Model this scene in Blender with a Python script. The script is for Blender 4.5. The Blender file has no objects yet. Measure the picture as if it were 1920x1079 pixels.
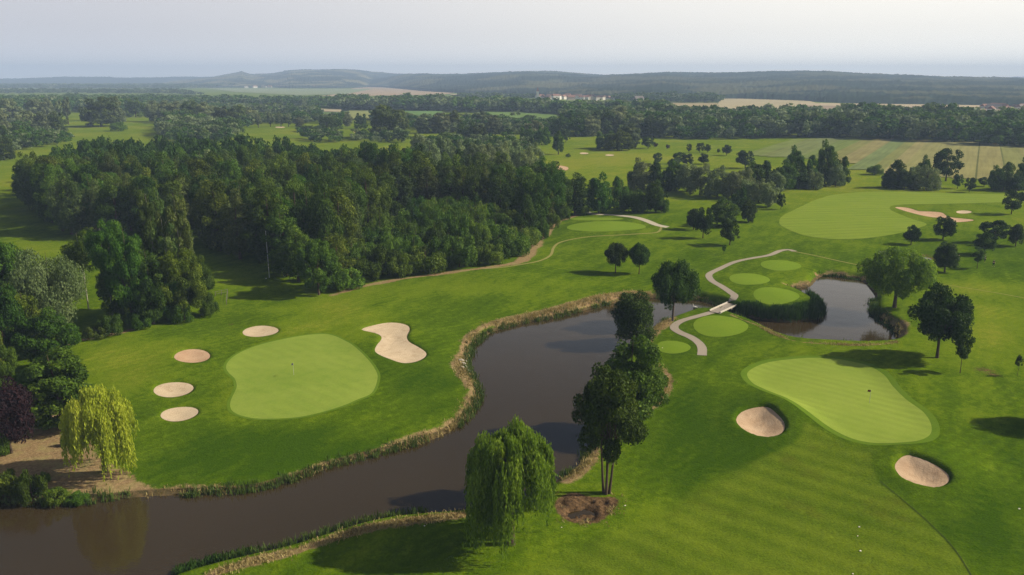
import bpy, math, random
import numpy as np
from mathutils import Vector
from mathutils.geometry import delaunay_2d_cdt

sc = bpy.context.scene
COL = sc.collection
# ------------------------------------------------------------------ camera
CAM_H = 46.0
FPX = 1478.0                 # focal length in pixels of the 1920 wide photograph
PITCH = math.atan((539.5 - 150.0) / FPX)
cd = bpy.data.cameras.new('camera')
cam = bpy.data.objects.new('camera', cd)
COL.objects.link(cam)
cam.location = (0, 0, CAM_H)
cam.rotation_euler = (math.radians(90) - PITCH, 0, 0)
cd.sensor_width = 36.0
cd.lens = 36.0 / 1920 * FPX
cd.clip_start = 1.0
cd.clip_end = 60000
sc.camera = cam
# ------------------------------------------------------------------ light
SUN_EL = math.radians(34)
sun_dir = Vector((1.0, 0.06, 0)).normalized() * math.cos(SUN_EL)
sun_dir.z = math.sin(SUN_EL)
ld = bpy.data.lights.new('sun', 'SUN')
ld.energy = 5.0
ld.angle = math.radians(0.55)
ld.color = (1.0, 0.90, 0.70)
sun = bpy.data.objects.new('sun', ld)
COL.objects.link(sun)
sun.rotation_euler = (-sun_dir).to_track_quat('-Z', 'Y').to_euler()
sun.location = (200, 0, 200)
w = bpy.data.worlds.new('World')
sc.world = w
w.use_nodes = True
wn = w.node_tree.nodes
wl = w.node_tree.links
wn.clear()
wo = wn.new('ShaderNodeOutputWorld')
bg = wn.new('ShaderNodeBackground')
sky = wn.new('ShaderNodeTexSky')
sky.sky_type = 'NISHITA'
sky.sun_disc = False
sky.sun_elevation = SUN_EL
sky.sun_rotation = math.atan2(sun_dir.x, sun_dir.y)
sky.altitude = 300
sky.air_density = 1.0
sky.dust_density = 6.0
sky.ozone_density = 1.0
bg.inputs['Strength'].default_value = 0.05
# pale summer haze low over the horizon, brighter towards the sun
gen = wn.new('ShaderNodeTexCoord')
sep = wn.new('ShaderNodeSeparateXYZ')
wl.new(gen.outputs['Generated'], sep.inputs[0])


def wmr(val, a, b, c, d):
    m = wn.new('ShaderNodeMapRange'); m.interpolation_type = 'SMOOTHSTEP'
    wl.new(val, m.inputs[0])
    for i_, v_ in enumerate((a, b, c, d)):
        m.inputs[i_ + 1].default_value = v_
    return m.outputs[0]


lowf = wmr(sep.outputs['Z'], .08, .40, 1.0, 0.0)
side = wmr(sep.outputs['X'], -.62, .62, 0.0, 1.0)
hz_c = wn.new('ShaderNodeMix'); hz_c.data_type = 'RGBA'
wl.new(side, hz_c.inputs[0])
hz_c.inputs[6].default_value = (9.9, 9.8, 10.4, 1)
hz_c.inputs[7].default_value = (17.9, 17.0, 15.2, 1)
skm = wn.new('ShaderNodeMix'); skm.data_type = 'RGBA'
wl.new(lowf, skm.inputs[0])
wl.new(sky.outputs[0], skm.inputs[6])
hor = wmr(sep.outputs['Z'], -.01, .06, 1.35, 1.0)
hmul = wn.new('ShaderNodeMix'); hmul.data_type = 'RGBA'; hmul.blend_type = 'MULTIPLY'
hmul.inputs[0].default_value = 1.0
hcc = wn.new('ShaderNodeCombineColor')
for k_ in range(3):
    wl.new(hor, hcc.inputs[k_])
wl.new(hz_c.outputs[2], hmul.inputs[6])
wl.new(hcc.outputs[0], hmul.inputs[7])
wl.new(hmul.outputs[2], skm.inputs[7])
wl.new(skm.outputs[2], bg.inputs['Color'])
wl.new(bg.outputs[0], wo.inputs['Surface'])
sc.view_settings.view_transform = 'Standard'
sc.view_settings.look = 'None'
sc.view_settings.exposure = 0.42
sc.view_settings.gamma = 1.0
sc.cycles.use_denoising = True
try:
    sc.cycles.denoiser = 'OPENIMAGEDENOISE'
    sc.cycles.denoising_prefilter = 'NONE'
except Exception:
    pass
sc.cycles.max_bounces = 5
sc.cycles.diffuse_bounces = 2
sc.cycles.glossy_bounces = 2
sc.cycles.transmission_bounces = 3
sc.cycles.volume_bounces = 0
sc.cycles.transparent_max_bounces = 6
sc.cycles.caustics_reflective = False
sc.cycles.caustics_refractive = False
sc.render.use_persistent_data = False

# ------------------------------------------------------------------ projection helpers
CP, SP = math.cos(PITCH), math.sin(PITCH)


def ray(px, py):
    """direction in the world of a photo pixel"""
    xc = (np.asarray(px, float) - 960.0) / FPX
    yc = (np.asarray(py, float) - 539.5) / FPX
    return xc, CP - yc * SP, -SP - yc * CP


def flat(px, py, z=0.0):
    x, y, d = ray(px, py)
    t = (z - CAM_H) / d
    return np.stack([x * t, y * t], -1)


def depth(X, Y, Z):
    return Y * CP + (CAM_H - Z) * SP


def smooth01(t):
    t = np.clip(t, 0, 1)
    return t * t * (3 - 2 * t)


def _hash(i, j, s):
    v = np.sin(i * 127.1 + j * 311.7 + s * 74.7) * 43758.5453
    return v - np.floor(v)


def vnoise(x, y, s=0):
    x = np.asarray(x, float); y = np.asarray(y, float)
    i = np.floor(x); j = np.floor(y)
    fx = x - i; fy = y - j
    fx = fx * fx * (3 - 2 * fx); fy = fy * fy * (3 - 2 * fy)
    a = _hash(i, j, s); b = _hash(i + 1, j, s); c = _hash(i, j + 1, s); d = _hash(i + 1, j + 1, s)
    return (a * (1 - fx) + b * fx) * (1 - fy) + (c * (1 - fx) + d * fx) * fy


def fbm(x, y, s=0, o=4):
    r = 0; a = 0.5; t = 0
    for k in range(o):
        r = r + a * vnoise(x, y, s + k * 13); t += a
        x = x * 2.03 + 5.1; y = y * 2.03 + 1.7; a *= 0.5
    return r / t


def catmull(pts, closed=True, n=6):
    p = np.asarray(pts, float)
    N = len(p)
    out = []
    rng = range(N) if closed else range(N - 1)
    for i in rng:
        if closed:
            p0, p1, p2, p3 = p[(i - 1) % N], p[i], p[(i + 1) % N], p[(i + 2) % N]
        else:
            p0, p1, p2, p3 = p[max(i - 1, 0)], p[i], p[i + 1], p[min(i + 2, N - 1)]
        for k in range(n):
            t = k / n
            out.append(0.5 * ((2 * p1) + (-p0 + p2) * t + (2 * p0 - 5 * p1 + 4 * p2 - p3) * t * t + (-p0 + 3 * p1 - 3 * p2 + p3) * t ** 3))
    if not closed:
        out.append(p[-1])
    return np.array(out)


def seg_dist(P, A, B):
    """min distance of points P (n,2) to the segments A-B"""
    best = np.full(len(P), 1e18)
    for a, b in zip(A, B):
        d = b - a
        L = max(d @ d, 1e-12)
        t = np.clip(((P - a) @ d) / L, 0, 1)
        q = P - a - t[:, None] * d
        best = np.minimum(best, (q * q).sum(1))
    return np.sqrt(best)


def inside(P, poly):
    x, y = P[:, 0], P[:, 1]
    c = np.zeros(len(P), bool)
    A = poly; B = np.roll(poly, -1, 0)
    for a, b in zip(A, B):
        if a[1] == b[1]:
            continue
        m = (a[1] > y) != (b[1] > y)
        xi = (b[0] - a[0]) * (y - a[1]) / (b[1] - a[1]) + a[0]
        c ^= m & (x < xi)
    return c


def sdf(P, poly, margin=30.0):
    """signed distance, negative inside; +margin where farther than margin from the bounding box"""
    out = np.full(len(P), float(margin))
    lo = poly.min(0) - margin; hi = poly.max(0) + margin
    m = ((P > lo) & (P < hi)).all(1)
    if m.any():
        Q = P[m]
        d = seg_dist(Q, poly, np.roll(poly, -1, 0))
        d = np.where(inside(Q, poly), -d, d)
        out[m] = np.minimum(d, margin)
    return out


def pdist(P, line, margin=30.0):
    out = np.full(len(P), float(margin))
    lo = line.min(0) - margin; hi = line.max(0) + margin
    m = ((P > lo) & (P < hi)).all(1)
    if m.any():
        out[m] = np.minimum(seg_dist(P[m], line[:-1], line[1:]), margin)
    return out


def ell(cx, cy, rx, ry, tilt=0.0, n=20, wob=0.04, seed=1):
    rr = random.Random(seed)
    ph = rr.random() * 6
    o = []
    for k in range(n):
        a = k / n * 2 * math.pi
        q = 1 + wob * math.sin(2 * a + ph) + wob * 0.7 * math.sin(3 * a + ph * 2)
        x, y = rx * math.cos(a) * q, ry * math.sin(a) * q
        o.append((cx + x, cy + y + tilt * x))
    return o


# ------------------------------------------------------------------ outlines read off the photograph, laid on the ground
WZ = -1.1      # water level
river_px = [(-260, 948), (-60, 943), (0, 942), (60, 944), (120, 947), (185, 941), (270, 933), (340, 930), (400, 928), (480, 920), (560, 898), (640, 872), (723, 850),
            (800, 830), (847, 808), (880, 783), (899, 752), (901, 730), (884, 702), (878, 683), (883, 664), (894, 646), (923, 624), (960, 612), (990, 605),
            (1040, 597), (1087, 585), (1133, 573), (1173, 564), (1215, 560), (1260, 560), (1305, 563), (1330, 568), (1350, 574), (1372, 584), (1400, 594), (1430, 601), (1470, 605), (1497, 604),
            (1528, 598), (1537, 587), (1533, 572), (1519, 562), (1498, 550), (1481, 543), (1500, 540), (1520, 537), (1530, 526), (1540, 519), (1556, 518),
            (1580, 521), (1613, 526), (1632, 545), (1640, 558), (1636, 575), (1636, 588), (1648, 601), (1673, 617), (1681, 632), (1674, 645), (1648, 651), (1600, 652),
            (1547, 648), (1497, 642), (1460, 630), (1423, 611), (1390, 598), (1362, 589), (1345, 585), (1325, 584), (1300, 585), (1275, 592), (1252, 600), (1225, 612), (1205, 633),
            (1180, 660), (1150, 700), (1138, 750), (1128, 800), (1104, 838), (1091, 862), (1069, 885), (1045, 900), (1010, 922), (960, 940), (900, 953), (868, 958),
            (800, 963), (740, 968), (690, 977), (633, 993), (550, 1020), (480, 1037), (400, 1056), (330, 1078), (240, 1120), (100, 1200), (-100, 1330), (-400, 1400), (-700, 1200), (-500, 1000)]
river = flat(*np.array(river_px, float).T, z=WZ)
river = catmull(river, True, 4)
puddle = catmull(flat(*np.array([(1062, 958), (1078, 950), (1098, 948), (1118, 953), (1126, 960), (1114, 966), (1108, 972), (1090, 974), (1076, 968)], float).T), True, 3)
mud = catmull(flat(*np.array([(1045, 935), (1075, 922), (1110, 930), (1150, 930), (1160, 940), (1148, 955), (1135, 970), (1115, 980), (1070, 978), (1048, 965), (1040, 950)], float).T), True, 4)


def F(px, n=5, closed=True):
    return catmull(flat(*np.array(px, float).T), closed, n)


greens = {
    'left': F([(424, 692), (430, 679), (445, 667), (470, 655), (500, 646), (545, 637), (585, 631), (610, 630), (628, 634), (645, 642), (662, 652), (690, 678), (704, 697), (708, 712),
               (697, 737), (670, 750), (640, 763), (600, 775), (560, 783), (520, 786), (480, 786), (450, 780), (434, 770), (432, 755), (440, 737), (444, 725), (440, 712), (430, 703)]),
    'right': F([(1400, 710), (1413, 697), (1440, 687), (1480, 682), (1520, 680), (1563, 682), (1597, 688), (1630, 697), (1657, 713), (1673, 733), (1697, 756), (1727, 777), (1742, 795),
                (1746, 812), (1740, 825), (1722, 836), (1697, 841), (1663, 842), (1630, 839), (1597, 831), (1563, 816), (1530, 797), (1493, 776), (1463, 757), (1430, 739), (1410, 727)]),
}
bunkers = [
    ('b1', ell(488, 623, 33, 9.5, -.05, wob=.03, seed=1), 'small oval sand bunker near the dark trees, farthest of the four left bunkers', 'pale'),
    ('b2', ell(361, 670, 34, 13, -.05, wob=.03, seed=2), 'oval pinkish sand bunker left of the left green, its sand level with the far edge', 'pink'),
    ('b3', ell(325, 730, 36, 13, -.07, wob=.04, seed=3), 'oval sand bunker with raked marks, between two other ovals left of the left green', 'pale'),
    ('b4', ell(336, 775, 34, 14, -.10, wob=.04, seed=4), 'small oval sand bunker beside the bright yellow willow, nearest of the left bunkers', 'pale'),
    ('b5', [(678, 620), (700, 612), (727, 607), (750, 608), (765, 613), (768, 622), (763, 635), (767, 644), (783, 652), (797, 660), (799, 667), (790, 675), (773, 681), (753, 682),
            (730, 675), (710, 667), (703, 660), (707, 650), (715, 640), (714, 633), (703, 627)], 'large kidney shaped pale sand bunker between the left green and the river', 'pale'),
    ('b6', [(1380, 791), (1390, 779), (1413, 774), (1437, 776), (1453, 786), (1468, 799), (1471, 810), (1460, 819), (1437, 823), (1410, 817), (1389, 804)], 'round brown sand bunker in a dark grassy hollow left of the right green', 'brown'),
    ('b7', [(1677, 882), (1685, 870), (1699, 865), (1715, 869), (1747, 881), (1773, 895), (1779, 905), (1770, 914), (1747, 918), (1720, 912), (1692, 900)], 'oval brown sand bunker with a dark lip below the right green', 'brown'),
    ('b8', [(1678, 389), (1693, 388.5), (1708, 391), (1722, 395), (1742, 396), (1758, 397), (1768, 399), (1776, 405), (1792, 408), (1815, 410), (1826, 412), (1820, 414), (1800, 416),
            (1783, 415), (1770, 408), (1750, 407), (1727, 403), (1708, 398), (1693, 394)], 'long winding pink sand bunker on the far right fairway', 'pink'),
    ('b9', ell(1807, 397.5, 14, 2.6), 'tiny pale sand bunker just above the long pink bunker', 'pale'),
    ('b10', ell(1050, 316, 15, 5), 'pink sand bunker on the far fairway beside the dark wood edge', 'pink'),
    ('b11', ell(1095, 288, 8, 1.6), 'thin far sand bunker left of another in front of the big round tree clump', 'pale'),
    ('b12', ell(1143, 291.5, 8, 1.5), 'thin far sand bunker right of another in front of the big round tree clump', 'pale'),
    ('b13', ell(24, 276, 9, 2.2), 'orange sand bunker at the far left frame edge between dark trees', 'pink'),
    ('b14', ell(525, 239, 9, 1.4), 'white sand bunker on the far middle fairway under slender grey trees', 'pale'),
    ('b15', ell(673, 248, 10, 1.3), 'faint sand bunker left of the huge dark brown-topped tree', 'pale'),
]
bunker_poly = {}
for k, px, lab, tone in bunkers:
    bunker_poly[k] = F(px, 3)
tees = [
    ell(1404, 530, 37, 13, 0.02), ell(1463, 503, 37, 10.5, 0.02), ell(1454, 563, 42, 16, 0.02), ell(1350, 615, 50, 21, 0.02), ell(1262, 653, 31, 13, .05), ell(1135, 430, 72, 9, 0), ell(1118, 415, 48, 4, 0.05)]
tee_lab = ['oval tee', 'oval tee', 'oval tee', 'oval tee', 'oval tee', 'long tee', 'long tee']
fairway_near = F([(960, 1090), (1020, 1060), (1073, 1039), (1173, 996), (1280, 944), (1330, 912), (1380, 884), (1430, 860), (1478, 842), (1500, 826), (1508, 806), (1530, 812), (1560, 829), (1600, 844), (1640, 853),
                  (1632, 868), (1640, 895), (1653, 914), (1687, 937), (1740, 982), (1787, 1030), (1830, 1090), (1860, 1180), (1500, 1300), (900, 1250), (800, 1160)], 4)
fairway_far = F([(1461, 417), (1467, 407), (1493, 393), (1530, 377), (1570, 366), (1647, 361), (1760, 362), (1925, 366), (2050, 370), (2050, 380), (1900, 379), (1790, 382), (1690, 384),
                 (1668, 392), (1700, 407), (1735, 419), (1730, 427), (1697, 437), (1647, 446), (1597, 450), (1540, 447), (1497, 438), (1467, 426)], 4)
fringe_lines = [   # dry straw lines: (pixels, width, height z)
    ([(270, 915), (340, 912), (400, 911), (480, 905), (560, 884), (640, 858), (723, 836), (800, 812), (840, 795), (868, 772), (884, 747), (888, 730), (874, 705), (862, 683), (866, 660), (880, 635), (905, 612), (950, 600), (985, 592),
      (1040, 581), (1087, 569), (1133, 558), (1173, 552), (1215, 550), (1260, 552), (1305, 555), (1340, 565)], 1.25),
    ([(868, 966), (800, 973), (740, 980), (690, 989), (633, 1005), (550, 1033), (480, 1050), (400, 1075), (350, 1100)], 0.85),
    ([(1540, 513), (1560, 511), (1590, 514), (1625, 520)], 1.6), ([(1478, 536), (1500, 532), (1525, 528)], 1.6),
    ([(1370, 592), (1390, 601), (1423, 615), (1460, 634), (1497, 646), (1547, 652), (1600, 656), (1650, 655), (1680, 650)], 0.35),
    ([(1650, 590), (1665, 602), (1685, 615), (1692, 630)], 1.6),
    ([(1262, 596), (1235, 611), (1212, 632), (1200, 645)], 1.5),
    ([(1227, 680), (1247, 697), (1252, 715), (1247, 737), (1230, 760), (1205, 785)], 0.75),
    ([(1112, 838), (1104, 862), (1085, 885), (1060, 900)], 1.0),
    ([(625, 552), (640, 547), (690, 536), (773, 523), (840, 517), (923, 507), (973, 497), (993, 483), (1007, 460), (1020, 445), (1033, 430), (1050, 416), (1067, 409), (1083, 404)], 1.3),
    ([(250, 621), (225, 627), (190, 634), (150, 641), (110, 655), (70, 668)], 0.9),
]
fr = [(catmull(flat(*np.array(p, float).T), False, 4), wd) for p, wd in fringe_lines]
thick_line = catmull(flat(*np.array([(975, 494), (992, 480), (1005, 462)], float).T), False, 3)
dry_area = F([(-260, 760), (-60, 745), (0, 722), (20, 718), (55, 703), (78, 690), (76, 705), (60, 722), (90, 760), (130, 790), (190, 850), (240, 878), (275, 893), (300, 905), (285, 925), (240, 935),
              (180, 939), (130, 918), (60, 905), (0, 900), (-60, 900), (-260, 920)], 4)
mounds = [  # px, py, radius m, height m
    (560, 710, 16, .45), (1570, 760, 17, .5), (1452, 563, 9, .9), (1404, 530, 8, .7), (1463, 503, 9, .6), (1350, 615, 7, .5), (1135, 425, 18, .9), (1262, 653, 5, .35),
    (1482, 775, 5, .7), (1745, 870, 6, .8), (500, 603, 7, .45), (790, 632, 8, .6), (300, 700, 8, .4), (1240, 412, 14, 1.0), (1300, 400, 18, .9), (1590, 690, 20, .4), (1850, 640, 30, .8),
    (850, 540, 25, .7), (690, 590, 14, .4), (1000, 530, 20, .5), (1330, 720, 14, .5), (230, 650, 9, .4), (400, 840, 12, .3)]
mound_w = [(flat(a, b), r, h) for a, b, r, h in mounds]
BD = {'b6': .95, 'b7': .95}


def height(P, full=False):
    P = np.atleast_2d(np.asarray(P, float))
    X, Y = P[:, 0], P[:, 1]
    r = np.hypot(X, Y)
    fade = 1 - smooth01((r - 330) / 160)
    h = (fbm(X / 47, Y / 47, 3, 3) - .5) * 1.7 + (fbm(X / 13, Y / 13, 9, 2) - .5) * .28
    for c, rad, hh in mound_w:
        d2 = ((P - c) ** 2).sum(1) / rad ** 2
        h = h + hh * np.exp(-d2 * 1.2)
    h = h * fade
    near = r < 360
    sw = np.full(len(P), 30.0)
    if near.any():
        Q = P[near]
        hq = h[near]
        # greens and tees are levelled a little
        for k, pg in greens.items():
            s = sdf(Q, pg, 8)
            hq = hq * (1 - .45 * smooth01((1.5 - s) / 4))
        for k, pb in bunker_poly.items():
            s = sdf(Q, pb, 6)
            dd = BD.get(k, .38)
            hq = hq + (.04 + .10 * (dd > .5)) * np.exp(-((s - 1.2) / 1.6) ** 2)
            hq = hq - (dd * .45 * smooth01((.5 - s) / .6) + dd * .5 * smooth01(-s / 2.5)) * (s < .5)
        s = sdf(Q, river, 14)
        sw[near] = s
        land = hq
        under = WZ - .12 - 1.0 * smooth01(-s / 4)
        bank = WZ - .12 + (land - WZ + .12) * smooth01((s + .25) / 2.3) ** .8
        hq = np.where(s < 0, np.minimum(under, land), bank)
        sm = sdf(Q, mud, 6)
        hq = hq + np.where(sm < 0, (fbm(Q[:, 0] / .8, Q[:, 1] / .8, 5, 3) - .62) * .9 * smooth01(-sm / 1.0), 0)
        sp = sdf(Q, puddle, 5)
        hq = hq - .42 * smooth01((.5 - sp) / 1.0)
        h[near] = hq
    if full:
        return h, sw
    return h


_hc = {}


def at(px, py, z_off=0.0):
    """point of the ground seen at a photo pixel"""
    key = (round(float(px), 1), round(float(py), 1))
    if key in _hc:
        return _hc[key].copy()
    z = 0.0
    for _ in range(4):
        p = flat(px, py, z)
        z = float(height(p)[0])
    v = np.array([p[0], p[1], z])
    _hc[key] = v
    return v.copy()


# ------------------------------------------------------------------ materials
def new_mat(name):
    m = bpy.data.materials.new(name)
    m.use_nodes = True
    n = m.node_tree.nodes
    for x in list(n):
        n.remove(x)
    out = n.new('ShaderNodeOutputMaterial')
    b = n.new('ShaderNodeBsdfPrincipled')
    b.inputs['Specular IOR Level'].default_value = 0.0
    m.node_tree.links.new(b.outputs[0], out.inputs['Surface'])
    return m, n, m.node_tree.links, b, out


def N_(n, t, **k):
    x = n.new(t)
    for a, v in k.items():
        setattr(x, a, v)
    return x


def noise(n, l, scale, detail=4, rough=.55, vec=None, lac=2.0):
    t = n.new('ShaderNodeTexNoise')
    t.inputs['Scale'].default_value = scale
    t.inputs['Detail'].default_value = detail
    t.inputs['Roughness'].default_value = rough
    if vec is not None:
        l.new(vec, t.inputs['Vector'])
    return t.outputs['Fac']


def mixc(n, l, fac, a, b, mode='MIX'):
    m = n.new('ShaderNodeMix')
    m.data_type = 'RGBA'
    m.blend_type = mode
    for s, v in ((0, fac), (6, a), (7, b)):
        if hasattr(v, 'node'):
            l.new(v, m.inputs[s])
        elif s == 0:
            m.inputs[s].default_value = v
        else:
            m.inputs[s].default_value = (*v, 1)
    return m.outputs[2]


def mr(n, l, val, a, b, c=0.0, d=1.0, smooth=False):
    m = n.new('ShaderNodeMapRange')
    if smooth:
        m.interpolation_type = 'SMOOTHSTEP'
    l.new(val, m.inputs['Value'])
    for k, v in zip(('From Min', 'From Max', 'To Min', 'To Max'), (a, b, c, d)):
        m.inputs[k].default_value = v
    return m.outputs[0]


def math_(n, l, op, a, b=None):
    m = n.new('ShaderNodeMath')
    m.operation = op
    for i, v in enumerate((a, b)):
        if v is None:
            continue
        if hasattr(v, 'node'):
            l.new(v, m.inputs[i])
        else:
            m.inputs[i].default_value = v
    return m.outputs[0]


def objpos(n):
    return n.new('ShaderNodeTexCoord').outputs['Object']


def bump(n, l, b, hgt, strength, dist):
    bp = n.new('ShaderNodeBump')
    bp.inputs['Strength'].default_value = strength
    bp.inputs['Distance'].default_value = dist
    l.new(hgt, bp.inputs['Height'])
    l.new(bp.outputs[0], b.inputs['Normal'])


def mapped(n, l, vec, scale=(1, 1, 1), rot=0.0):
    m = n.new('ShaderNodeMapping')
    m.vector_type = 'TEXTURE'            # turn first, then scale
    m.inputs['Scale'].default_value = tuple(1.0 / k for k in scale)
    m.inputs['Rotation'].default_value = (0, 0, -rot)
    l.new(vec, m.inputs['Vector'])
    return m.outputs[0]


def attr(n, name):
    a = n.new('ShaderNodeAttribute')
    a.attribute_name = name
    return a.outputs['Fac']


# rough / general ground
DARK, MID, LITE, YEL = (.034, .072, .002), (.082, .135, .004), (.142, .190, .010), (.190, .200, .022)


def ground_mat():
    m, n, l, b, out = new_mat('rough_grass')
    v = objpos(n)
    big = noise(n, l, .018, 3, .5, v)
    med = noise(n, l, .11, 4, .6, v)
    fin = noise(n, l, .9, 4, .7, v)
    gr = noise(n, l, 5.0, 3, .7, v)
    streak = noise(n, l, 1.0, 3, .6, mapped(n, l, v, (.35, .06, .3), .5))
    f = math_(n, l, 'ADD', math_(n, l, 'MULTIPLY', big, .55), math_(n, l, 'MULTIPLY', med, .45))
    f = math_(n, l, 'ADD', f, math_(n, l, 'MULTIPLY', math_(n, l, 'SUBTRACT', streak, .5), .45))
    f = math_(n, l, 'ADD', f, math_(n, l, 'MULTIPLY', math_(n, l, 'SUBTRACT', fin, .5), .55))
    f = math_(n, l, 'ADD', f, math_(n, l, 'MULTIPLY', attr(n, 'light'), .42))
    c1 = mixc(n, l, mr(n, l, f, .28, .62), DARK, MID)
    c2 = mixc(n, l, mr(n, l, f, .5, .95), c1, LITE)
    c2 = mixc(n, l, mr(n, l, math_(n, l, 'ADD', f, math_(n, l, 'MULTIPLY', math_(n, l, 'SUBTRACT', big, .5), .5)), .75, 1.15), c2, YEL)
    g = mr(n, l, gr, .25, .75, .62, 1.32)
    gm = n.new('ShaderNodeCombineColor')
    for k in range(3):
        l.new(g, gm.inputs[k])
    c2 = mixc(n, l, 1.0, c2, gm.outputs[0], 'MULTIPLY')
    # mown fairway
    w1 = n.new('ShaderNodeTexWave'); w1.wave_type = 'BANDS'; w1.inputs['Scale'].default_value = 1.0
    w1.inputs['Distortion'].default_value = 3.0; w1.inputs['Detail'].default_value = 3; w1.inputs['Detail Scale'].default_value = .4
    l.new(mapped(n, l, v, (math.pi / 10 / 3.3, .0001, .0001), -.885), w1.inputs['Vector'])
    fb = math_(n, l, 'ADD', math_(n, l, 'MULTIPLY', big, .35), math_(n, l, 'MULTIPLY', med, .45))
    fb = math_(n, l, 'ADD', fb, math_(n, l, 'MULTIPLY', w1.outputs['Fac'], .13))
    fb = math_(n, l, 'ADD', fb, math_(n, l, 'MULTIPLY', math_(n, l, 'SUBTRACT', fin, .5), .22))
    fc = mixc(n, l, mr(n, l, fb, .30, .68), (.062, .105, .005), (.138, .182, .013))
    fc = mixc(n, l, mr(n, l, noise(n, l, .16, 4, .6, v), .56, .70, 0, .55), fc, (.085, .095, .010))
    fc = mixc(n, l, 1.0, fc, gm.outputs[0], 'MULTIPLY')
    c2 = mixc(n, l, mr(n, l, attr(n, 'mown'), 0, 1, 0, .85), c2, fc)
    w2 = n.new('ShaderNodeTexWave'); w2.wave_type = 'BANDS'; w2.inputs['Scale'].default_value = 1.0
    w2.inputs['Distortion'].default_value = 9.0; w2.inputs['Detail'].default_value = 3; w2.inputs['Detail Scale'].default_value = .25
    l.new(mapped(n, l, v, (math.pi / 10 / 1.6, .0001, .0001), .9), w2.inputs['Vector'])
    wk = mr(n, l, w2.outputs['Fac'], 0, 1, .93, 1.07)
    wc = n.new('ShaderNodeCombineColor')
    for k in range(3):
        l.new(wk, wc.inputs[k])
    c2 = mixc(n, l, math_(n, l, 'MULTIPLY', mr(n, l, attr(n, 'mown'), 0, .3, 1, 0), mr(n, l, noise(n, l, .05, 2, .5, v), .42, .6)), c2, mixc(n, l, 1.0, c2, wc.outputs[0], 'MULTIPLY'))
    # straw
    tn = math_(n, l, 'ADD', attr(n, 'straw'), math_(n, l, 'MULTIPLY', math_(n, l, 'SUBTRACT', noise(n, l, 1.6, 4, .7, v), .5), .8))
    straw = mixc(n, l, mr(n, l, noise(n, l, 2.6, 5, .75, v), .3, .7), (.13, .085, .042), (.32, .225, .12))  # straw tones browned so the dry ground includes tree shade
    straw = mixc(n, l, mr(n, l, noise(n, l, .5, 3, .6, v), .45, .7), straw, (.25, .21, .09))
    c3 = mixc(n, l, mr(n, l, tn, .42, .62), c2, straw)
    md = math_(n, l, 'ADD', attr(n, 'mud'), math_(n, l, 'MULTIPLY', math_(n, l, 'SUBTRACT', noise(n, l, 2.0, 4, .7, v), .5), .7))
    mudc = mixc(n, l, mr(n, l, noise(n, l, 3.0, 5, .75, v), .35, .68), (.028, .019, .011), (.17, .105, .055))
    c4 = mixc(n, l, mr(n, l, md, .4, .6), c3, mudc)
    bk = mixc(n, l, mr(n, l, noise(n, l, 1.4, 4, .7, v), .35, .65), (.05, .045, .02), (.13, .09, .045))
    c5 = mixc(n, l, mr(n, l, attr(n, 'bank'), .45, .7), c4, bk)
    l.new(c5, b.inputs['Base Color'])
    b.inputs['Roughness'].default_value = .95
    h = math_(n, l, 'ADD', math_(n, l, 'MULTIPLY', gr, .4), fin)
    bump(n, l, b, h, .7, .22)
    return m


def turf_mat(name, ca, cb, cc, stripe=None, bumpd=.04, grain=.12):
    """short mown turf; stripe = (angle, width m, contrast)"""
    m, n, l, b, out = new_mat(name)
    v = objpos(n)
    big = noise(n, l, .07, 3, .5, v)
    med = noise(n, l, .45, 5, .65, v)
    fin = noise(n, l, 4.0, 3, .7, v)
    f = math_(n, l, 'ADD', math_(n, l, 'MULTIPLY', big, .5), math_(n, l, 'MULTIPLY', med, .5))
    c = mixc(n, l, mr(n, l, f, .3, .7), ca, cb)
    c = mixc(n, l, mr(n, l, med, .58, .78, 0, .55), c, cc)
    if stripe:
        for ang, wd, con in stripe:
            wv = n.new('ShaderNodeTexWave')
            wv.wave_type = 'BANDS'
            wv.wave_profile = 'SIN'
            wv.inputs['Scale'].default_value = 1.0
            wv.inputs['Distortion'].default_value = 1.2
            wv.inputs['Detail'].default_value = 2
            wv.inputs['Detail Scale'].default_value = .25
            l.new(mapped(n, l, v, (math.pi / 10 / wd, .0001, .0001), ang), wv.inputs['Vector'])
            s = mr(n, l, wv.outputs['Fac'], .25, .75, 1 - con, 1 + con, True)
            cc_ = n.new('ShaderNodeCombineColor')
            for k in range(3):
                l.new(s, cc_.inputs[k])
            c = mixc(n, l, mr(n, l, noise(n, l, .12, 2, .5, v), .35, .6), c, mixc(n, l, 1.0, c, cc_.outputs[0], 'MULTIPLY'))
    g = mr(n, l, fin, .25, .75, 1 - grain, 1 + grain)
    gm = n.new('ShaderNodeCombineColor')
    for k in range(3):
        l.new(g, gm.inputs[k])
    c = mixc(n, l, 1.0, c, gm.outputs[0], 'MULTIPLY')
    l.new(c, b.inputs['Base Color'])
    b.inputs['Roughness'].default_value = .9
    bump(n, l, b, fin, .5, bumpd)
    return m


def sand_mat(name, c1, c2, c3):
    m, n, l, b, out = new_mat(name)
    v = objpos(n)
    a = noise(n, l, .45, 4, .6, v)
    r = noise(n, l, 1.0, 3, .6, mapped(n, l, v, (2.2, .5, 1), .6))
    c = mixc(n, l, mr(n, l, a, .3, .7), c1, c2)
    c = mixc(n, l, mr(n, l, noise(n, l, .8, 5, .7, v), .55, .72, 0, .7), c, c3)
    l.new(c, b.inputs['Base Color'])
    b.inputs['Roughness'].default_value = 1.0
    bump(n, l, b, math_(n, l, 'ADD', r, noise(n, l, 5, 3, .7, v)), .8, .08)
    return m


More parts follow.
